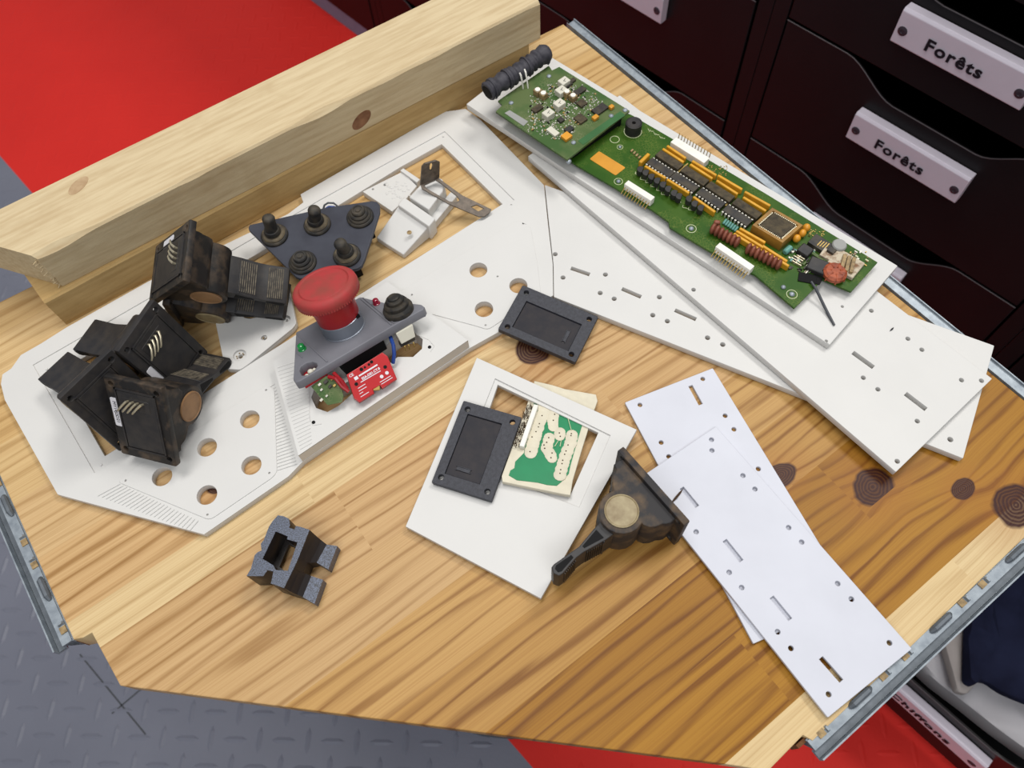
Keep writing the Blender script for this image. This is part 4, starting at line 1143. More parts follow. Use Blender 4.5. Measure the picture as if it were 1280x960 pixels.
# ------------------------------------------------------------------ paddle joysticks
JL, JW = .0530, .0375
def make_stick(name):
    t = thing(name, '', 'joystick', (0, 0, 0), 'black paddle joysticks', local=True)
    pl = [(-JL / 2, -JW / 2), (JL / 2, -JW / 2), (JL / 2, JW / 2), (-JL / 2, JW / 2)]
    hs = [circ((sx * (JL / 2 - .0045), sy * (JW / 2 - .0040)), .0017, 14) for sx in (-1, 1) for sy in (-1, 1)]
    me = curve_mesh([rounded(pl, .0012, 2)] + hs, .0040, .0004); me.transform(Matrix.Translation((0, 0, -.0040)))
    part('flange', me, M['dust'], t)
    mb = MB()
    for a, b, c, d in ((-.0200, .0205, .0118, .0128), (-.0200, .0205, -.0138, -.0128)): mb.box(((a + b) / 2, (c + d) / 2, .0003), (b - a, d - c, .0010))
    for x in (-.0200, .0200): mb.box((x, -.0005, .0003), (.0010, .0266, .0010))
    part('flange_rim', mb, M['black'], t)
    mb = MB(); mb.box((0, -.0005, .0001), (.0380, .0240, .0010)); mb.box((.0115, .0, .0005), (.0075, .0180, .0006)); part('back_panel', mb, M['black'], t, bevel=.0003)
    for k in range(4):
        y = -.0052 + k * .0032
        mb = MB(); mb.tube([(.0135, y, .0006), (.0140, y, .0026), (.0120, y + .0020, .0038), (.0085, y + .0052, .0036), (.0070, y + .0066, .0030)], [.0007, .0008, .00065, .0006, .0005], 7)
        part('pin', mb, M['brushed'], t)
    # housing: flat-sided body with a round drum, seen in profile
    prof = [(-.0215, .0040), (-.0225, .0060), (-.0222, .0098), (-.0190, .0108), (-.0178, .0146), (-.0160, .0162), (-.0130, .0185)]
    for k in range(13):
        a = math.radians(200 - k * (220 / 12.0)); prof.append((.0004 + .0122 * math.cos(a) * 1.0, .0237 + .0122 * math.sin(a)))
    prof += [(.0130, .0195), (.0158, .0178), (.0176, .0150), (.0186, .0112), (.0196, .0100), (.0206, .0078), (.0206, .0040)]
    out2 = []
    for p in prof:
        if not out2 or (Vector(p) - Vector(out2[-1])).length > .0004: out2.append(p)
    me = curve_mesh([[(x, -z) for x, z in out2]], .0310, .0006)
    for v in me.vertices: v.co = Vector((v.co.x, v.co.z - .0155, v.co.y))
    part('housing', me, M['dust'], t)
    for s in (-1, 1):
        mx = Matrix.Translation((.0004, s * .0155, -.0237)) @ Matrix.Rotation(-s * PI / 2, 4, 'X')
        mb = MB(); mb.lathe([(.0092, 0), (.0092, .0008), (.0086, .0010), (.0082, .0005), (.0040, .0006), (.0005, .0006)], 30, mx); part('pivot_cap', mb, M['cap'], t)
    # paddle, built round its pivot; points away along -z
    pd = [(-.0040, -.0110), (-.0034, -.0165), (-.0016, -.0290), (-.0022, -.0340), (-.0034, -.0450), (-.0030, -.0470), (0, -.0483), (.0028, -.0470), (.0032, -.0445), (.0018, -.0340), (.0022, -.0290), (.0050, -.0165), (.0056, -.0110)]
    outer = pd
    me = curve_mesh([outer], .0240, .0004)
    for v in me.vertices: v.co = Vector((v.co.x, v.co.z - .0120, v.co.y))
    p = part('paddle', me, M['black'], t); p.location = (.0004, 0, -.0237)
    for pk in ([(-.0022, -.0160), (-.0006, -.0275), (.0009, -.0275), (.0036, -.0160)], [(-.0010, -.0350), (-.0022, -.0445), (-.0012, -.0462), (.0012, -.0462), (.0020, -.0445), (.0008, -.0350)]):
        for s in (-1, 1):
            mb = MB(); mb.prism([(x, z) for x, z in pk], -.0004, .0004)
            me = mb.mesh('x')
            for v in me.vertices: v.co = Vector((v.co.x, s * .0120 + v.co.z * .3, v.co.y))
            part('channel', me, M['dark'], p, smooth=False)
    for (xa, za), (xb, zb) in (((.0048, -.0172), (.0024, -.0278)), ((.0019, -.0345), (.0032, -.0440))):
        mb = MB()
        for k in range(8):
            s = (k + .5) / 8; mb.box((xa + (xb - xa) * s + .0002, 0, za + (zb - za) * s), (.0009, .0200, .00055))
        part('grip_pad', mb, M['rib'], p, smooth=False)
    mb = MB(); mb.box((.0033, 0, -.0172), (.0044, .0236, .0008)); part('paddle_collar', mb, M['black'], p, bevel=.0003)
    return t, p
def copy_tree(o, parent=None):
    c = o.copy(); COL.objects.link(c); c.parent = parent
    if parent is None and 'label' in c: pass
    for ch in list(o.children):
        copy_tree(ch, c)
    return c
stick0, _ = make_stick('paddle_joystick')
def pose(t, X, Y, N, pos, phi=0.0, flip=False):
    X, Y, N = Vector(X).normalized(), Vector(Y), Vector(N)
    Y = (Y - X * X.dot(Y)).normalized(); N = X.cross(Y)
    m = Matrix.Identity(4)
    for i, a in enumerate((X, Y, N)):
        for j in range(3): m[j][i] = a[j]
    m.translation = Vector(pos)
    t.matrix_world = m
    for c in t.children:
        if c.name.startswith('paddle'):
            c.rotation_euler = (0, math.radians(phi), 0)
            if flip: c.matrix_basis = Matrix.Translation(c.location) @ Matrix.Rotation(math.radians(phi), 4, 'Y') @ Matrix.Rotation(PI, 4, 'Z')
def recolour(t, names, mat, obj_link=True):
    for c in [x for k in t.children for x in [k] + list(k.children)]:
        if c.name.split('.')[0] in names:
            c.material_slots[0].link = 'OBJECT'; c.material_slots[0].material = M[mat]
def scaled(pos, k):
    return CAMP + (Vector(pos) - CAMP) * k
def sticker(t, text=None, y=.0152, x=.002, L=.0165, W=.0048):
    me = curve_mesh([rounded([(x - L / 2, y - W / 2), (x + L / 2, y - W / 2), (x + L / 2, y + W / 2), (x - L / 2, y + W / 2)], .0010, 3)], .0003, 0)
    s = part('sticker', me, M['label'], t, smooth=False)
    if text:
        me = text_mesh(text, .0030, .0001); me.transform(Matrix.Translation((x, y, .00036)) @ Matrix.Rotation(PI, 4, 'Z'))
        part('lettering', me, M['ink'], s, smooth=False)
J = []
def new_stick(label): 
    t = stick0 if not J else copy_tree(stick0)
    LOCAL.add(t)
    t['label'] = label; J.append(t); return t
# copies are taken before any sticker is added
specs = ['black paddle joystick at the front of the left heap, its sticker lettered',
         'black paddle joystick in the middle of the left heap, pins facing up right',
         'black paddle joystick at the far left of the heap, nearest the outer frame corner',
         'black paddle joystick with ribbed paddle lying against the timber',
         'brown dusted joystick mostly hidden under the one against the timber',
         'brown dusted joystick lying on its side between the white window plate and the thin sheets']
for s in specs: new_stick(s)
pose(J[0], (.093, .526, .846), (-.961, .270, -.063), (-.262, -.806, .53), scaled((-.2292, .1863, .0337), .985), -6)
pose(J[1], (-.245, .116, .963), (-.345, -.938, .026), (.906, -.325, .27), scaled((-.2279, .2368, .027), .982), 0, True)
pose(J[2], (.202, -.187, -.961), (.536, .842, -.05), (.819, -.506, .271), scaled((-.2407, .1947, .0433), 1.015), -2.6)
pose(J[3], (.72, -.17, .672), (.013, .972, .233), (-.694, -.159, .703), scaled((-.2195, .278, .0616), .985), -14.5)
cp = at((263, 398.5), .0138)
Yv = Vector((.10, .97, .24)).normalized(); Xv = Vector((.25, -.24, .94)); Xv = (Xv - Yv * Xv.dot(Yv)).normalized(); Nv = Xv.cross(Yv)
pos = cp - (Xv * .0004 + Yv * -.0160 + Nv * -.0237)
pose(J[4], Xv, Yv, Nv, pos, -12)
q0 = at((680 + 485 / 4.8, 540 + 92 / 4.8), .0385); q1 = at((680 + 868 / 4.8, 540 + 520 / 4.8), .0385)
X_ = (q1 - q0).normalized(); Y_ = Vector((0, 0, -1)); N_ = X_.cross(Y_)
mid = (q0 + q1) / 2; mid.z = .0192
pose(J[5], X_, Y_, N_, mid, -4)
recolour(J[5], ('housing', 'flange'), 'dustb'); recolour(J[5], ('pivot_cap',), 'cap_pale'); recolour(J[5], ('grip_pad',), 'dust')
recolour(J[4], ('housing', 'flange'), 'dustb'); recolour(J[4], ('pivot_cap',), 'cap_pale')
recolour(J[1], ('housing', 'flange'), 'black'); recolour(J[1], ('grip_pad',), 'black')
recolour(J[2], ('housing', 'flange'), 'black'); recolour(J[2], ('pivot_cap',), 'cap_pale')
sticker(J[0], 'MY14J2D21', .0150, .0035, .0190)
sticker(J[1], None, .0150, -.004, .0150)
sticker(J[2], None, .0150, .006, .0120)
sticker(J[3], None, .0140, -.004, .0150, .0055)
# ================================================================== circuit board with daughterboard
EA = math.radians(-44.4)
ZB = .0226                                    # top of the main board
pbm = plz(ZB, EA)
t = thing('circuit_board', 'long green circuit board with a smaller board and black sleeved coil on one end', 'circuit board', tuple(at((880, 270), .0166)))
bo = [(690, 100), (790, 144), (800, 150), (881, 197), (957, 242), (1055, 302), (1097, 328), (1064, 364.5), (1028.5, 349), (1018, 360), (993, 385), (945, 344), (886, 313), (837, 284), (836, 277), (815, 262), (768, 234), (722, 207), (640, 150)]
board = part('main_board', px_plate(pbm, bo, [circ(pbm.uv((1034, 381)), .0006, 8)][0:0], .0016, .0), M['pcb'], t, smooth=False)
for p in ((773, 226.6), (864, 286), (989.8, 368), (1085, 335), (802, 158), (980, 262)):
    u, v = pbm.uv(p); mb = MB(); mb.lathe([(.0026, -.0016), (.0026, -.0058)], 12, pbm.M(u, v, 0)); part('standoff', mb, M['relay'], t)
ZD = .0325
pdm = plz(ZD, math.radians(-48.6))
do = [(619.7, 139.4), (628, 131.4), (622.5, 126), (686, 82), (690, 88), (699, 83.5), (787, 138.5), (709, 199.5)]
dau = part('daughter_board', px_plate(pdm, do, [], .0016, .0), M['pcb2'], t, smooth=False)
for p in ((775, 143), (712, 188), (652, 138)):
    u, v = pdm.uv(p); mb = MB(); mb.lathe([(.0014, -.0016), (.0014, ZB - ZD)], 10, pdm.M(u, v, 0)); part('board_spacer', mb, M['dark'], t)
mb = MB(); u, v = pdm.uv((748, 166)); mb.box((-.0035, 0, -.0052), (.0050, .044, .0070), pdm.M(u, v, 0)); part('board_connector', mb, M['dark'], t)

def cbx(px, lx, ly, h, mat, name, pl=None, parent=None, rot=0.0, top=None, bevel=.0002, label=None, z0=0.0):
    """box on the board; px is the middle of its top face"""
    pl = pl or pbm; parent = parent or t
    P = Pl(pl.O + pl.N * (h + z0), pl.N, pl.X); u, v = P.uv(px)
    mb = MB(); mb.box((0, 0, z0 + h / 2), (lx, ly, h), pl.M(u, v, 0, rot))
    return part(name, mb, M[mat], parent, label, bevel=bevel, smooth=bool(bevel))
def bar(p0, p1, w, h, mat, name, pl=None, parent=None, z0=0.0, rnd2=True):
    pl = pl or pbm; P = Pl(pl.O + pl.N * (h + z0), pl.N, pl.X)
    a, b = Vector(P.uv(p0)), Vector(P.uv(p1)); d = b - a
    mb = MB(); mb.box((d.length / 2, 0, z0 + h / 2), (d.length, w, h), pl.M(a.x, a.y, 0, math.atan2(d.y, d.x)))
    return part(name, mb, M[mat], parent or t, bevel=w * .28 if rnd2 else .0002)
def g4(x, y): return (770 + x / 9.143, 150 + y / 9.143)
def g5(x, y): return (770 + x / 9.143, 200 + y / 9.143)
def g6(x, y): return (870 + x / 9.143, 230 + y / 9.143)
def g7(x, y): return (870 + x / 9.143, 270 + y / 9.143)
def g8(x, y): return (970 + x / 6.857, 270 + y / 6.857)
# amber resistor networks
HN = .0050
for f, a, b in ((g4, (535, 322), (775, 478)), (g4, (585, 288), (800, 432)), (g4, (848, 500), (1105, 665)), (g4, (872, 462), (1150, 628)), (g4, (1150, 685), (1395, 842)), (g4, (1165, 625), (1445, 790)),
                (g6, (540, 145), (805, 305)), (g6, (558, 82), (852, 245)), (g6, (432, 560), (752, 757)), (g6, (462, 530), (775, 722)), (g6, (502, 500), (795, 665)), (g6, (765, 750), (1065, 935)), (g6, (762, 700), (1045, 880)),
                (g4, (330, 520), (570, 660)), (g4, (585, 672), (838, 830)), (g5, (885, 415), (1135, 590))):
    bar(f(*a), f(*b), .0019, HN, 'yellow', 'resistor_network')
bar(g4(275, 480), g4(378, 378), .0026, .0055, 'yellow', 'film_capacitor')
# DIP chips: body plus one part per leg row
def dip(px, n=8, mat='chip', h=.0040, legs=True):
    P = Pl(pbm.O + pbm.N * h, pbm.N, pbm.X); u, v = P.uv(px)
    mb = MB(); mx = pbm.M(u, v, 0); L = n * .00254
    mb.box((0, 0, h / 2 + .0004), (L - .0006, .0064, h - .0008), mx)
    d = part('chip', mb, M[mat], t, bevel=.0002)
    if legs:
        for s in (-1, 1):
            mb = MB()
            for k in range(n):
                x = (k - (n - 1) / 2) * .00254
                mb.box((x, s * .0037, h - .0009), (.0013, .0011, .0007), mx); mb.box((x, s * .0041, h / 2 - .0004), (.0009, .0004, h - .0010), mx)
            part('leg_row', mb, M['solder'], d, smooth=False)
    return d
for p in (g4(510, 540), g4(785, 705), g4(1085, 890), g6(475, 355)): dip(p)
for p in (g4(610, 452), g4(900, 632), g4(1190, 815), g6(585, 275)): dip(p, 8, 'chipdust', .0046, False)
for p in (g4(765, 545), g4(1035, 715), g6(395, 190), g6(650, 360)): cbx(p, .0012, .0110, .0022, 'gold', 'link_wire', rot=.0)
# black transistors
for p in (g4(285, 560), g4(347, 598), g4(412, 645), g4(478, 690), g4(545, 735), g4(605, 785), g4(672, 832), g4(728, 868), g5(845, 440), g5(908, 498), g5(978, 545)):
    P = Pl(pbm.O + pbm.N * .0062, pbm.N, pbm.X); u, v = P.uv(p)
    mb = MB(); pr = [(.0027 * math.cos(a), .0027 * math.sin(a)) for a in [math.radians(d) for d in range(-30, 211, 20)]]
    mb.prism(pr, .0018, .0062, pbm.M(u, v, 0, PI / 2 + .4)); tr = part('transistor', mb, M['black'], t, bevel=.0002)
    mb = MB()
    for s in (-1, 0, 1): mb.tube([pbm.w(u + s * .0009, v, .002), pbm.w(u + s * .0011, v - .0006, 0)], .00025, 5)
    part('transistor_leg', mb, M['gold'], tr)
mb = MB()
for p in (g4(230, 620), g4(285, 680), g4(345, 715), g4(405, 760), g4(470, 805), g4(525, 850), g5(590, 400), g5(690, 475), g5(770, 545), g5(835, 570)):
    u, v = pbm.uv(p); mb.box((0.0014, 0, .0001), (.0040, .00035, .0002), pbm.M(u, v, 0, .5)); mb.box((-.0006, .0010, .0001), (.00035, .002, .0002), pbm.M(u, v, 0, .5))
part('silkscreen_mark', mb, M['silk'], t, smooth=False)
# white connectors and their pins
def conn(p0, p1, w, h, n, side_, pinlen, up=False, mat='connector'):
    P = Pl(pbm.O + pbm.N * h, pbm.N, pbm.X); a, b = Vector(P.uv(p0)), Vector(P.uv(p1)); d = b - a; rot = math.atan2(d.y, d.x); mx = pbm.M(a.x, a.y, 0, rot)
    mb = MB(); mb.box((d.length / 2, 0, h / 2), (d.length, w, h), mx); c = part('connector', mb, M[mat], t, bevel=.0003)
    for k in range(n):
        x = d.length * (k + .5) / n; mb = MB()
        if up: mb.tube([mx @ Vector((x, side_ * (w / 2 - .001), h * .7)), mx @ Vector((x, side_ * (w / 2 + .0014), h * .8)), mx @ Vector((x, side_ * (w / 2 + .0018), h * .8 + pinlen))], .00032, 5)
        else: mb.tube([mx @ Vector((x, side_ * (w / 2 - .001), h * .5)), mx @ Vector((x, side_ * (w / 2 + .0010), h * .5)), mx @ Vector((x, side_ * (w / 2 + .0010 + pinlen * .6), .0001))], .00035, 5)
        part('connector_pin', mb, M['gold'], c)
conn(g4(655, 222), g4(1040, 462), .0062, .0062, 12, 1, .0042, True)
conn(g4(118, 708), g4(422, 900), .0044, .0058, 10, -1, .0052)
conn(g7(248, 325), g7(645, 595), .0046, .0058, 13, -1, .0052)
# brown capacitors
for f, a, b, n in ((g6, (195, 525), (470, 680), 7), (g6, (600, 755), (945, 935), 8)):
    for k in range(n):
        s = k / (n - 1); p = f(a[0] + (b[0] - a[0]) * s, a[1] + (b[1] - a[1]) * s - 15)
        P = Pl(pbm.O + pbm.N * .0035, pbm.N, pbm.X); u, v = P.uv(p)
        mb = MB(); mb.ball((0, 0, .0036), .0039, 14, (.46, 1.0, 1.0), pbm.M(u, v, 0, .25)); part('ceramic_capacitor', mb, M['brown'], t)
cbx(g6(245, 425), .0042, .0030, .0034, 'brown', 'ceramic_capacitor', rot=.6, bevel=.001)
# small green diodes
for k in range(6):
    p = g6(330 + k * 26, 425 + k * 17)
    P = Pl(pbm.O + pbm.N * .0015, pbm.N, pbm.X); u, v = P.uv(p); a = PI / 2 + .15
    mb = MB(); mb.tube([pbm.w(u - math.cos(a) * .0024, v - math.sin(a) * .0024, .0010), pbm.w(u - math.cos(a) * .002, v - math.sin(a) * .002, .0011), pbm.w(u + math.cos(a) * .002, v + math.sin(a) * .002, .0011), pbm.w(u + math.cos(a) * .0024, v + math.sin(a) * .0024, .0010)], [.0003, .0008, .0008, .0003], 8); part('diode', mb, M['teal'], t)
# square socket with its chip
HS = .0085
P = Pl(pbm.O + pbm.N * HS, pbm.N, pbm.X)
so = [P.uv(p) for p in (g6(872, 266), g6(1228, 468), g6(990, 672), g6(645, 465))]
sc = Vector((sum(p[0] for p in so) / 4, sum(p[1] for p in so) / 4))
si = [tuple(sc + (Vector(p) - sc) * .80) for p in so]
me = curve_mesh([so, si], HS, .0004); me.transform(pbm.M())
sk = part('chip_socket', me, M['socket'], t)
me = curve_mesh([[tuple(sc + (Vector(p) - sc) * .79) for p in so]], .0050, .0002); me.transform(pbm.M(0, 0, .0005)); part('socket_floor', me, M['dark'], sk)
me = curve_mesh([[tuple(sc + (Vector(p) - sc) * .70) for p in so]], .0030, .0004); me.transform(pbm.M(0, 0, .0052)); part('square_chip', me, M['chipdust'], sk)
mb = MB()
for e in range(4):
    a, b = Vector(si[e]), Vector(si[(e + 1) % 4])
    for k in range(13):
        q = a.lerp(b, (k + 1) / 14); q = sc + (q - sc) * .955
        mb.box((0, 0, .0066), (.0008, .0008, .0030), pbm.M(q.x, q.y, 0))
part('socket_contact', mb, M['brushed'], sk, smooth=False)
# orange blobs and the crowded right end
for p in (g6(1262, 500), g6(1215, 562), g6(1150, 622)):
    P = Pl(pbm.O + pbm.N * .0030, pbm.N, pbm.X); u, v = P.uv(p); mb = MB(); mb.ball((0, 0, .0030), .0026, 12, (1, 1, 1.15), pbm.M(u, v, 0)); part('tantalum_capacitor', mb, M['orange'], t)
P = Pl(pbm.O + pbm.N * .0025, pbm.N, pbm.X); a, b = P.uv(g8(75, 310)), P.uv(g8(130, 262)); mb = MB(); mb.tube([pbm.w(a[0], a[1], .002), pbm.w(a[0] * .9 + b[0] * .1, a[1] * .9 + b[1] * .1, .002), pbm.w(a[0] * .1 + b[0] * .9, a[1] * .1 + b[1] * .9, .002), pbm.w(b[0], b[1], .002)], [.0014, .0020, .0020, .0014], 12); part('film_capacitor', mb, M['teal'], t)
cbx(g8(395, 240), .0150, .0090, .0034, 'chip', 'chip')
mb = MB(); P = Pl(pbm.O + pbm.N * .0034, pbm.N, pbm.X)
for k in range(4):
    u, v = P.uv(g8(372 + k * 22, 232 + k * 8)); mb.box((0, 0, .0035), (.0006, .0050, .0001), pbm.M(u, v, 0))
part('chip_marking', mb, M['gold'], t, smooth=False)
cbx(g8(255, 285), .0080, .0075, .0042, 'black', 'relay_block', bevel=.0006)
P = Pl(pbm.O + pbm.N * .0050, pbm.N, pbm.X); u, v = P.uv(g8(548, 240)); mb = MB(); mb.lathe([(.0046, 0), (.0046, .0042), (.0040, .0050), (.0034, .0050)], 24, pbm.M(u, v, 0)); part('can_capacitor', mb, M['foil'], t)
cbx(g8(455, 330), .0095, .0070, .0036, 'dirty', 'white_block', rot=.1)
cbx(g8(480, 288), .0046, .0040, .0056, 'chip', 'chip')
cbx(g8(600, 400), .0185, .0150, .0034, 'dirty', 'transformer_base', rot=.05, bevel=.0006)
for k in range(3):
    cbx(g8(580 + k * 40, 390 + k * 12), .0022, .0120, .0056, 'tan', 'transformer_rib', rot=.4)
P = Pl(pbm.O + pbm.N * .0048, pbm.N, pbm.X); u, v = P.uv(g8(510, 478)); mb = MB(); mb.lathe([(.0060, .001), (.0072, .0024), (.0072, .0046), (.0056, .0058), (.0020, .0060)], 24, pbm.M(u, v, 0)); part('rusty_coil', mb, M['copper'], t)
for k in range(7):
    a = k * .9; mb = MB(); mb.tube([pbm.w(u + .0024 * math.cos(a), v + .0024 * math.sin(a), .0061), pbm.w(u + .0071 * math.cos(a), v + .0071 * math.sin(a), .0050), pbm.w(u + .0073 * math.cos(a), v + .0073 * math.sin(a), .0014)], .0005, 6); part('coil_turn', mb, M['copper'], t)
mb = MB(); mb.tube([pbm.w(*pbm.uv(g8(*p)), .0003) for p in ((430, 505), (520, 552), (575, 500))], .00022, 5); part('silkscreen_line', mb, M['silk'], t)
cbx(g8(370, 420), .0130, .0105, .0040, 'black', 'power_block', rot=.25, bevel=.0008)
cbx(g8(270, 530), .0110, .0070, .0008, 'dark', 'burnt_patch', rot=.5)
cbx(g8(350, 545), .0060, .0060, .0006, 'dark', 'burnt_patch', rot=.2)
cbx(g8(340, 330), .0180, .0022, .0020, 'pcb2', 'edge_strip', rot=.0)
for k in range(70):
    p = g8(rnd.uniform(120, 320), rnd.uniform(280, 480)); m = rnd.choice(['relay', 'chip', 'chip', 'pcb2', 'teal', 'tan', 'dark', 'solder'])
    cbx(p, rnd.uniform(.0012, .0036), rnd.uniform(.0006, .0012), rnd.uniform(.0006, .0018), m, 'chip_component', rot=rnd.choice([0, PI / 2, PI / 2, .4]), bevel=0)
for k in range(26):
    p = g8(rnd.uniform(560, 790), rnd.uniform(300, 420)); 
    if p[1] < 270 + (330 + (p[0] - 1052) * 4.0) / 6.857 - 30: continue
    cbx(p, rnd.uniform(.0008, .0024), rnd.uniform(.0006, .0012), rnd.uniform(.0005, .0014), rnd.choice(['gold', 'silk', 'solder', 'tan']), 'chip_component', rot=rnd.choice([0, PI / 2]), bevel=0)
for a, b in (((275, 225), (330, 255)), ((290, 205), (345, 232)), ((310, 185), (360, 212))): bar(g8(*a), g8(*b), .0012, .0014, 'tan', 'resistor')
for a, b in (((130, 350), (215, 400)), ((150, 335), (235, 385)), ((140, 380), (220, 425)), ((180, 330), (250, 370))): bar(g8(*a), g8(*b), .0008, .0018, 'brushed', 'resistor')
mb = MB()
for k in range(60):
    p = g8(rnd.uniform(280, 420), rnd.uniform(90, 200)) if k % 2 else g4(rnd.uniform(1050, 1280), rnd.uniform(520, 640))
    if k % 2 and p[1] > 270 + (p[0] - 1005) * .62 + 34: continue
    u, v = pbm.uv(p); mb.box((0, 0, .0002), (rnd.uniform(.0003, .0018), .0004, .0004), pbm.M(u, v, 0, rnd.choice([0, PI / 2])))
part('silkscreen_mark', mb, M['gold'], t, smooth=False, kind='stuff')
# buzzer, rings, screws, amber sticker
u, v = pbm.uv(g4(192, 132)); mb = MB(); mb.lathe([(.0054, 0), (.0058, .0006), (.0058, .0082), (.0052, .0086), (.0046, .0082), (.0014, .0082), (.0012, .0060)], 30, pbm.M(u, v, 0)); bz = part('buzzer', mb, M['black'], t)
mb = MB(); mb.lathe([(.0064, .0), (.0064, .0002), (.0060, .0002), (.0060, 0)], 34, pbm.M(u, v, 0), close=False); part('silkscreen_ring', mb, M['silk'], t)
def ring(p, r, screw=True):
    u, v = pbm.uv(p); mb = MB(); mb.lathe([(r, 0), (r, .0002), (r * .9, .0002), (r * .9, 0)], 26, pbm.M(u, v, 0), close=False); part('silkscreen_ring', mb, M['silk'], t)
    if screw:
        mb = MB(); mb.ball((0, 0, 0), r * .52, 12, (1, 1, .7), pbm.M(u, v, .0002)); part('screw', mb, M['steel'], t)
ring((773, 227), .0030); ring((864, 286), .0034); ring((989.8, 368), .0034); ring((768.4, 174.5), .0034, False); ring((775, 184), .0022)
u, v = pbm.uv((979, 359.5)); mb = MB(); mb.ball((0, 0, .0004), .0016, 10, (1, 1, .8), pbm.M(u, v, 0)); part('screw', mb, M['steel'], t)
P = plz(ZB + .0003); q = [P.uv((700 + x / 10.667, 130 + y / 10.667)) for x, y in ((520, 628), (875, 848), (742, 952), (395, 732))]
me = curve_mesh([rounded(q, .0010, 3)], .0003, 0); me.transform(P.M(h=-.0003)); part('sticker', me, M['orange'], t, 'amber sticker', smooth=False)
for k in range(4): cbx((700 + (960 + k * 34) / 10.667, 130 + (615 + k * 30) / 10.667), .0012, .0024, .0012, 'tan', 'chip_component', rot=.1, bevel=0)
for k in range(9):   # scribbled maker mark in silkscreen
    a = g4(365 + k * 22, 100 + k * 14); b = g4(385 + k * 22, 135 + k * 13 - (k % 3) * 14); pa_, pb_ = pbm.uv(a), pbm.uv(b)
    mb = MB(); mb.tube([pbm.w(*pa_, .0001), pbm.w(*pb_, .0001)], .0002, 4); part('silkscreen_line', mb, M['silk'], t)
# black lead hanging off the notch
mb = MB(); mb.tube([at(p, z) for p, z in (((1014, 352), .0245), ((1020, 361), .0240), ((1028, 378), .0200), ((1036, 394), .0178), ((1043, 406.5), .0174))], [.0007, .0009, .0009, .0009, .0007], 8); part('lead', mb, M['stand'], t, 'dark stiff lead')

# ---- daughterboard
def d2(x, y): return (660 + x / 9.143, 80 + y / 9.143)
def d1(x, y): return (600 + x / 10.667, 70 + y / 10.667)
for p in ((412, 185), (380, 288), (358, 438), (232, 550)):
    b = cbx(d2(*p), .0062, .0074, .0048, 'relay', 'relay', pdm, dau, bevel=.0005)
    P = Pl(pdm.O + pdm.N * .0049, pdm.N, pdm.X); u, v = P.uv(d2(*p)); mb = MB(); mb.box((0, .0004, .00485), (.0003, .0030, .0002), pdm.M(u, v, 0, .3)); mb.box((.0010, -.0004, .00485), (.0012, .0003, .0002), pdm.M(u, v, 0, .3)); part('relay_mark', mb, M['ink'], b, smooth=False)
for p in ((110, 292), (175, 330), (445, 312), (515, 356)):
    b = cbx(d2(*p), .0048, .0048, .0046, 'tan', 'trimmer', pdm, dau, bevel=.0004)
    P = Pl(pdm.O + pdm.N * .0048, pdm.N, pdm.X); u, v = P.uv(d2(*p)); mb = MB(); mb.lathe([(.0019, .0045), (.0019, .0052), (.0014, .0053)], 16, pdm.M(u, v, 0)); part('trimmer_dial', mb, M['connector'], b)
for p, lx, ly, m in (((590, 300), .0048, .0092, 'chip'), ((822, 508), .0064, .0110, 'chip'), ((600, 618), .0076, .0068, 'chipdust'), ((615, 440), .0060, .0060, 'chipdust'), ((285, 765), .0090, .0046, 'relay'), ((470, 738), .0044, .0060, 'chip'), ((450, 235), .0034, .0080, 'chip'), ((500, 185), .0030, .0060, 'chip'), ((105, 500), .0050, .0080, 'chipdust'), ((375, 630), .0040, .0040, 'chip')):
    cbx(d2(*p), lx, ly, .0018, m, 'chip', pdm, dau)
for p, lx, ly in (((440, 815), .0058, .0062), ((770, 598), .0034, .0046), ((955, 478), .0030, .0034)):
    cbx(d2(*p), lx, ly, .0026, 'orange', 'tantalum_capacitor', pdm, dau, bevel=.0004)
for k in range(150):
    p = d2(rnd.uniform(0, 900), rnd.uniform(220, 860)); x, y = (p[0] - 660) * 9.143, (p[1] - 80) * 9.143
    if y > 760 + (x - 0) * .32 or y > 1290 - x * 1.0 or y < 40 + (x - 350) * .68 or y < 380 - x * .6 or x < 20 and y > 560: continue
    cbx(p, rnd.uniform(.0008, .0020), rnd.uniform(.0007, .0011), rnd.uniform(.0005, .0009), rnd.choice(['solder', 'solder', 'chip', 'tan', 'gold', 'dark']), 'chip_component', pdm, dau, rot=rnd.choice([0, PI / 2]), bevel=0)
mb = MB()
for k in range(640):
    p = d2(rnd.uniform(0, 900), rnd.uniform(220, 860)); x, y = (p[0] - 660) * 9.143, (p[1] - 80) * 9.143
    if y > 780 + x * .32 or y > 1310 - x * 1.0 or y < 60 + (x - 350) * .68 or y < 380 - x * .6: continue
    u, v = pdm.uv(p); s = rnd.uniform(.0004, .0009); mb.box((0, 0, .0002), (s, s, .0005), pdm.M(u, v, 0))
part('solder_joint', mb, M['solder'], dau, kind='stuff', smooth=False)
for p in (d1(920, 272), d1(415, 628), d2(950, 595), d2(520, 900), d2(1110, 530)):
    u, v = pdm.uv(p); mb = MB(); mb.ball((0, 0, .0002), .0018, 12, (1, 1, .55), pdm.M(u, v, 0)); part('screw', mb, M['steel'], dau)
u, v = pdm.uv((711, 198)); mb = MB(); mb.ball((0, 0, -.0030), .0020, 10, (1, 1, .8), pdm.M(u, v, 0)); part('screw', mb, M['steel'], t)
P = plz(ZD + .0003); q = [P.uv(d1(*p)) for p in ((395, 722), (642, 872), (580, 932), (328, 760))]
me = curve_mesh([q], .0003, 0); me.transform(P.M(h=-.0003)); part('sticker', me, M['foil'], dau, 'silver sticker', smooth=False)
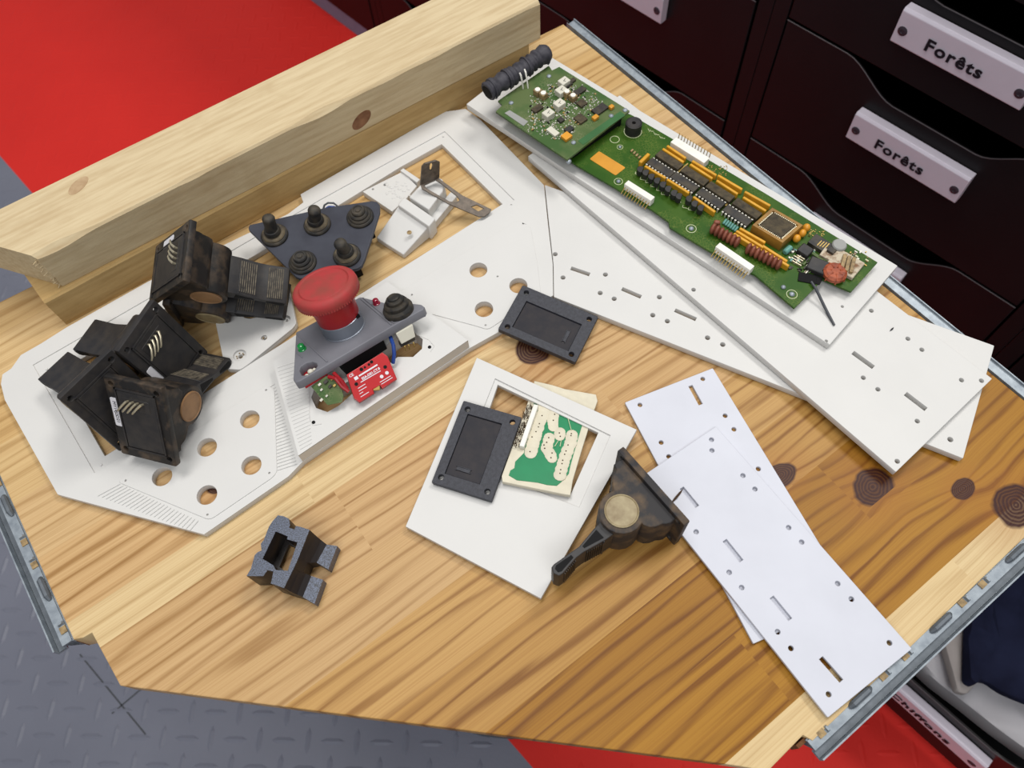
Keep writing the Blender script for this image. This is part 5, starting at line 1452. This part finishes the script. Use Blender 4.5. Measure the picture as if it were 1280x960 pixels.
bar(d2(600, 900), d2(1085, 560), .0052, .0002, 'pcb_edge', 'bare_strip', pdm, dau, rnd2=False)
# black sleeved coil across the end
c0 = at((609, 115), ZD + .0068); c1 = at((684, 66), ZD + .0068)
mb = MB(); path = []; rad = []; N_ = 90
for k in range(N_ + 1):
    s = k / N_; path.append(c0.lerp(c1, s) + Vector((0, 0, .0006 * math.sin(s * 9))))
    rad.append(.0064 + .0006 * math.sin(s * 62 + math.sin(s * 17) * 1.4) + .0003 * math.sin(s * 23))
mb.tube(path, rad, 18)
cl = part('sleeved_coil', mb, M['tape'], t)
dcl = (c1 - c0).normalized()
for s_, q in ((-1, c0), (1, c1)):
    mb = MB(); e = q + dcl * s_ * .0002
    mx = Matrix.Translation(e) @ dcl.to_track_quat('Z', 'Y').to_matrix().to_4x4()
    mb.lathe([(.0052, 0), (.0040, s_ * .0004), (.0006, s_ * .0004)], 16, mx); part('coil_end', mb, M['dark'], cl)
for s in (.06, .30, .62, .93):
    mb = MB(); q = c0.lerp(c1, s); a0_ = dcl.cross(Vector((0, 0, 1))).normalized(); pts = []
    for k in range(15):
        a = math.radians(-40 + k * 17); pts.append(q + (a0_ * math.cos(a) + Vector((0, 0, 1)) * math.sin(a)) *   .0069 + dcl * (.0016 * k / 14))
    mb.tube(pts, .0007, 6); part('coil_binding', mb, M['tape'], cl)
for dx in (0, 6):
    mb = MB(); a = at((649.5 + dx, 90 - dx * .75), ZD + .0128)
    b = at((654 + dx * 1.0, 111 - dx * .1), ZD)
    mb.tube([a - Vector((0, 0, .0006)), a + (b - a) * .25 + Vector((.0003, -.0006, .0012)), a + (b - a) * .55 + Vector((.0004, -.0008, .0006)), b], [.0006, .0007, .0006, .0005], 7); part('coil_lead', mb, M['connector'], cl, 'pale coil lead')

# ================================================================== light and camera
def area(name, loc, target, sx, sy, power, col=(1, 1, 1)):
    l = bpy.data.lights.new(name, 'AREA'); l.shape = 'RECTANGLE'; l.size = sx; l.size_y = sy; l.energy = power; l.color = col
    o = bpy.data.objects.new(name, l); COL.objects.link(o); o.location = loc
    o.rotation_euler = (Vector(target) - Vector(loc)).to_track_quat('-Z', 'Y').to_euler()
    return o
area('ceiling_light', (.98, 1.15, 2.15), (0, .25, 0), .8, .5, 25, (1, .985, .95))
area('ceiling_light', (-.35, .65, 2.5), (0, .25, 0), 1.2, .6, 31, (1, .98, .96))
area('ceiling_light', (.0, -.95, 1.7), (0, .25, 0), 1.4, .5, 15, (.96, .98, 1))
w = bpy.data.worlds.new('workshop'); SC.world = w; w.use_nodes = True
bg = w.node_tree.nodes['Background']; bg.inputs[0].default_value = (.92, .95, 1, 1); bg.inputs[1].default_value = .35

cam = bpy.data.cameras.new('camera'); co = bpy.data.objects.new('camera', cam); COL.objects.link(co)
cam.sensor_width = 36; cam.sensor_fit = 'HORIZONTAL'; cam.lens = 36 * CF / 1280; cam.clip_start = .01; cam.clip_end = 30
R3 = Matrix((ROT @ Vector((1, 0, 0)), ROT @ Vector((0, -1, 0)), ROT @ Vector((0, 0, -1)))).transposed()
m = R3.to_4x4(); m.translation = CAMP; co.matrix_world = m
cam.dof.use_dof = True; cam.dof.focus_distance = .47; cam.dof.aperture_fstop = 13
SC.camera = co
SC.view_settings.view_transform = 'Standard'; SC.view_settings.look = 'None'; SC.view_settings.gamma = 1; SC.view_settings.use_curve_mapping = False
SC.view_settings.exposure = 0.0
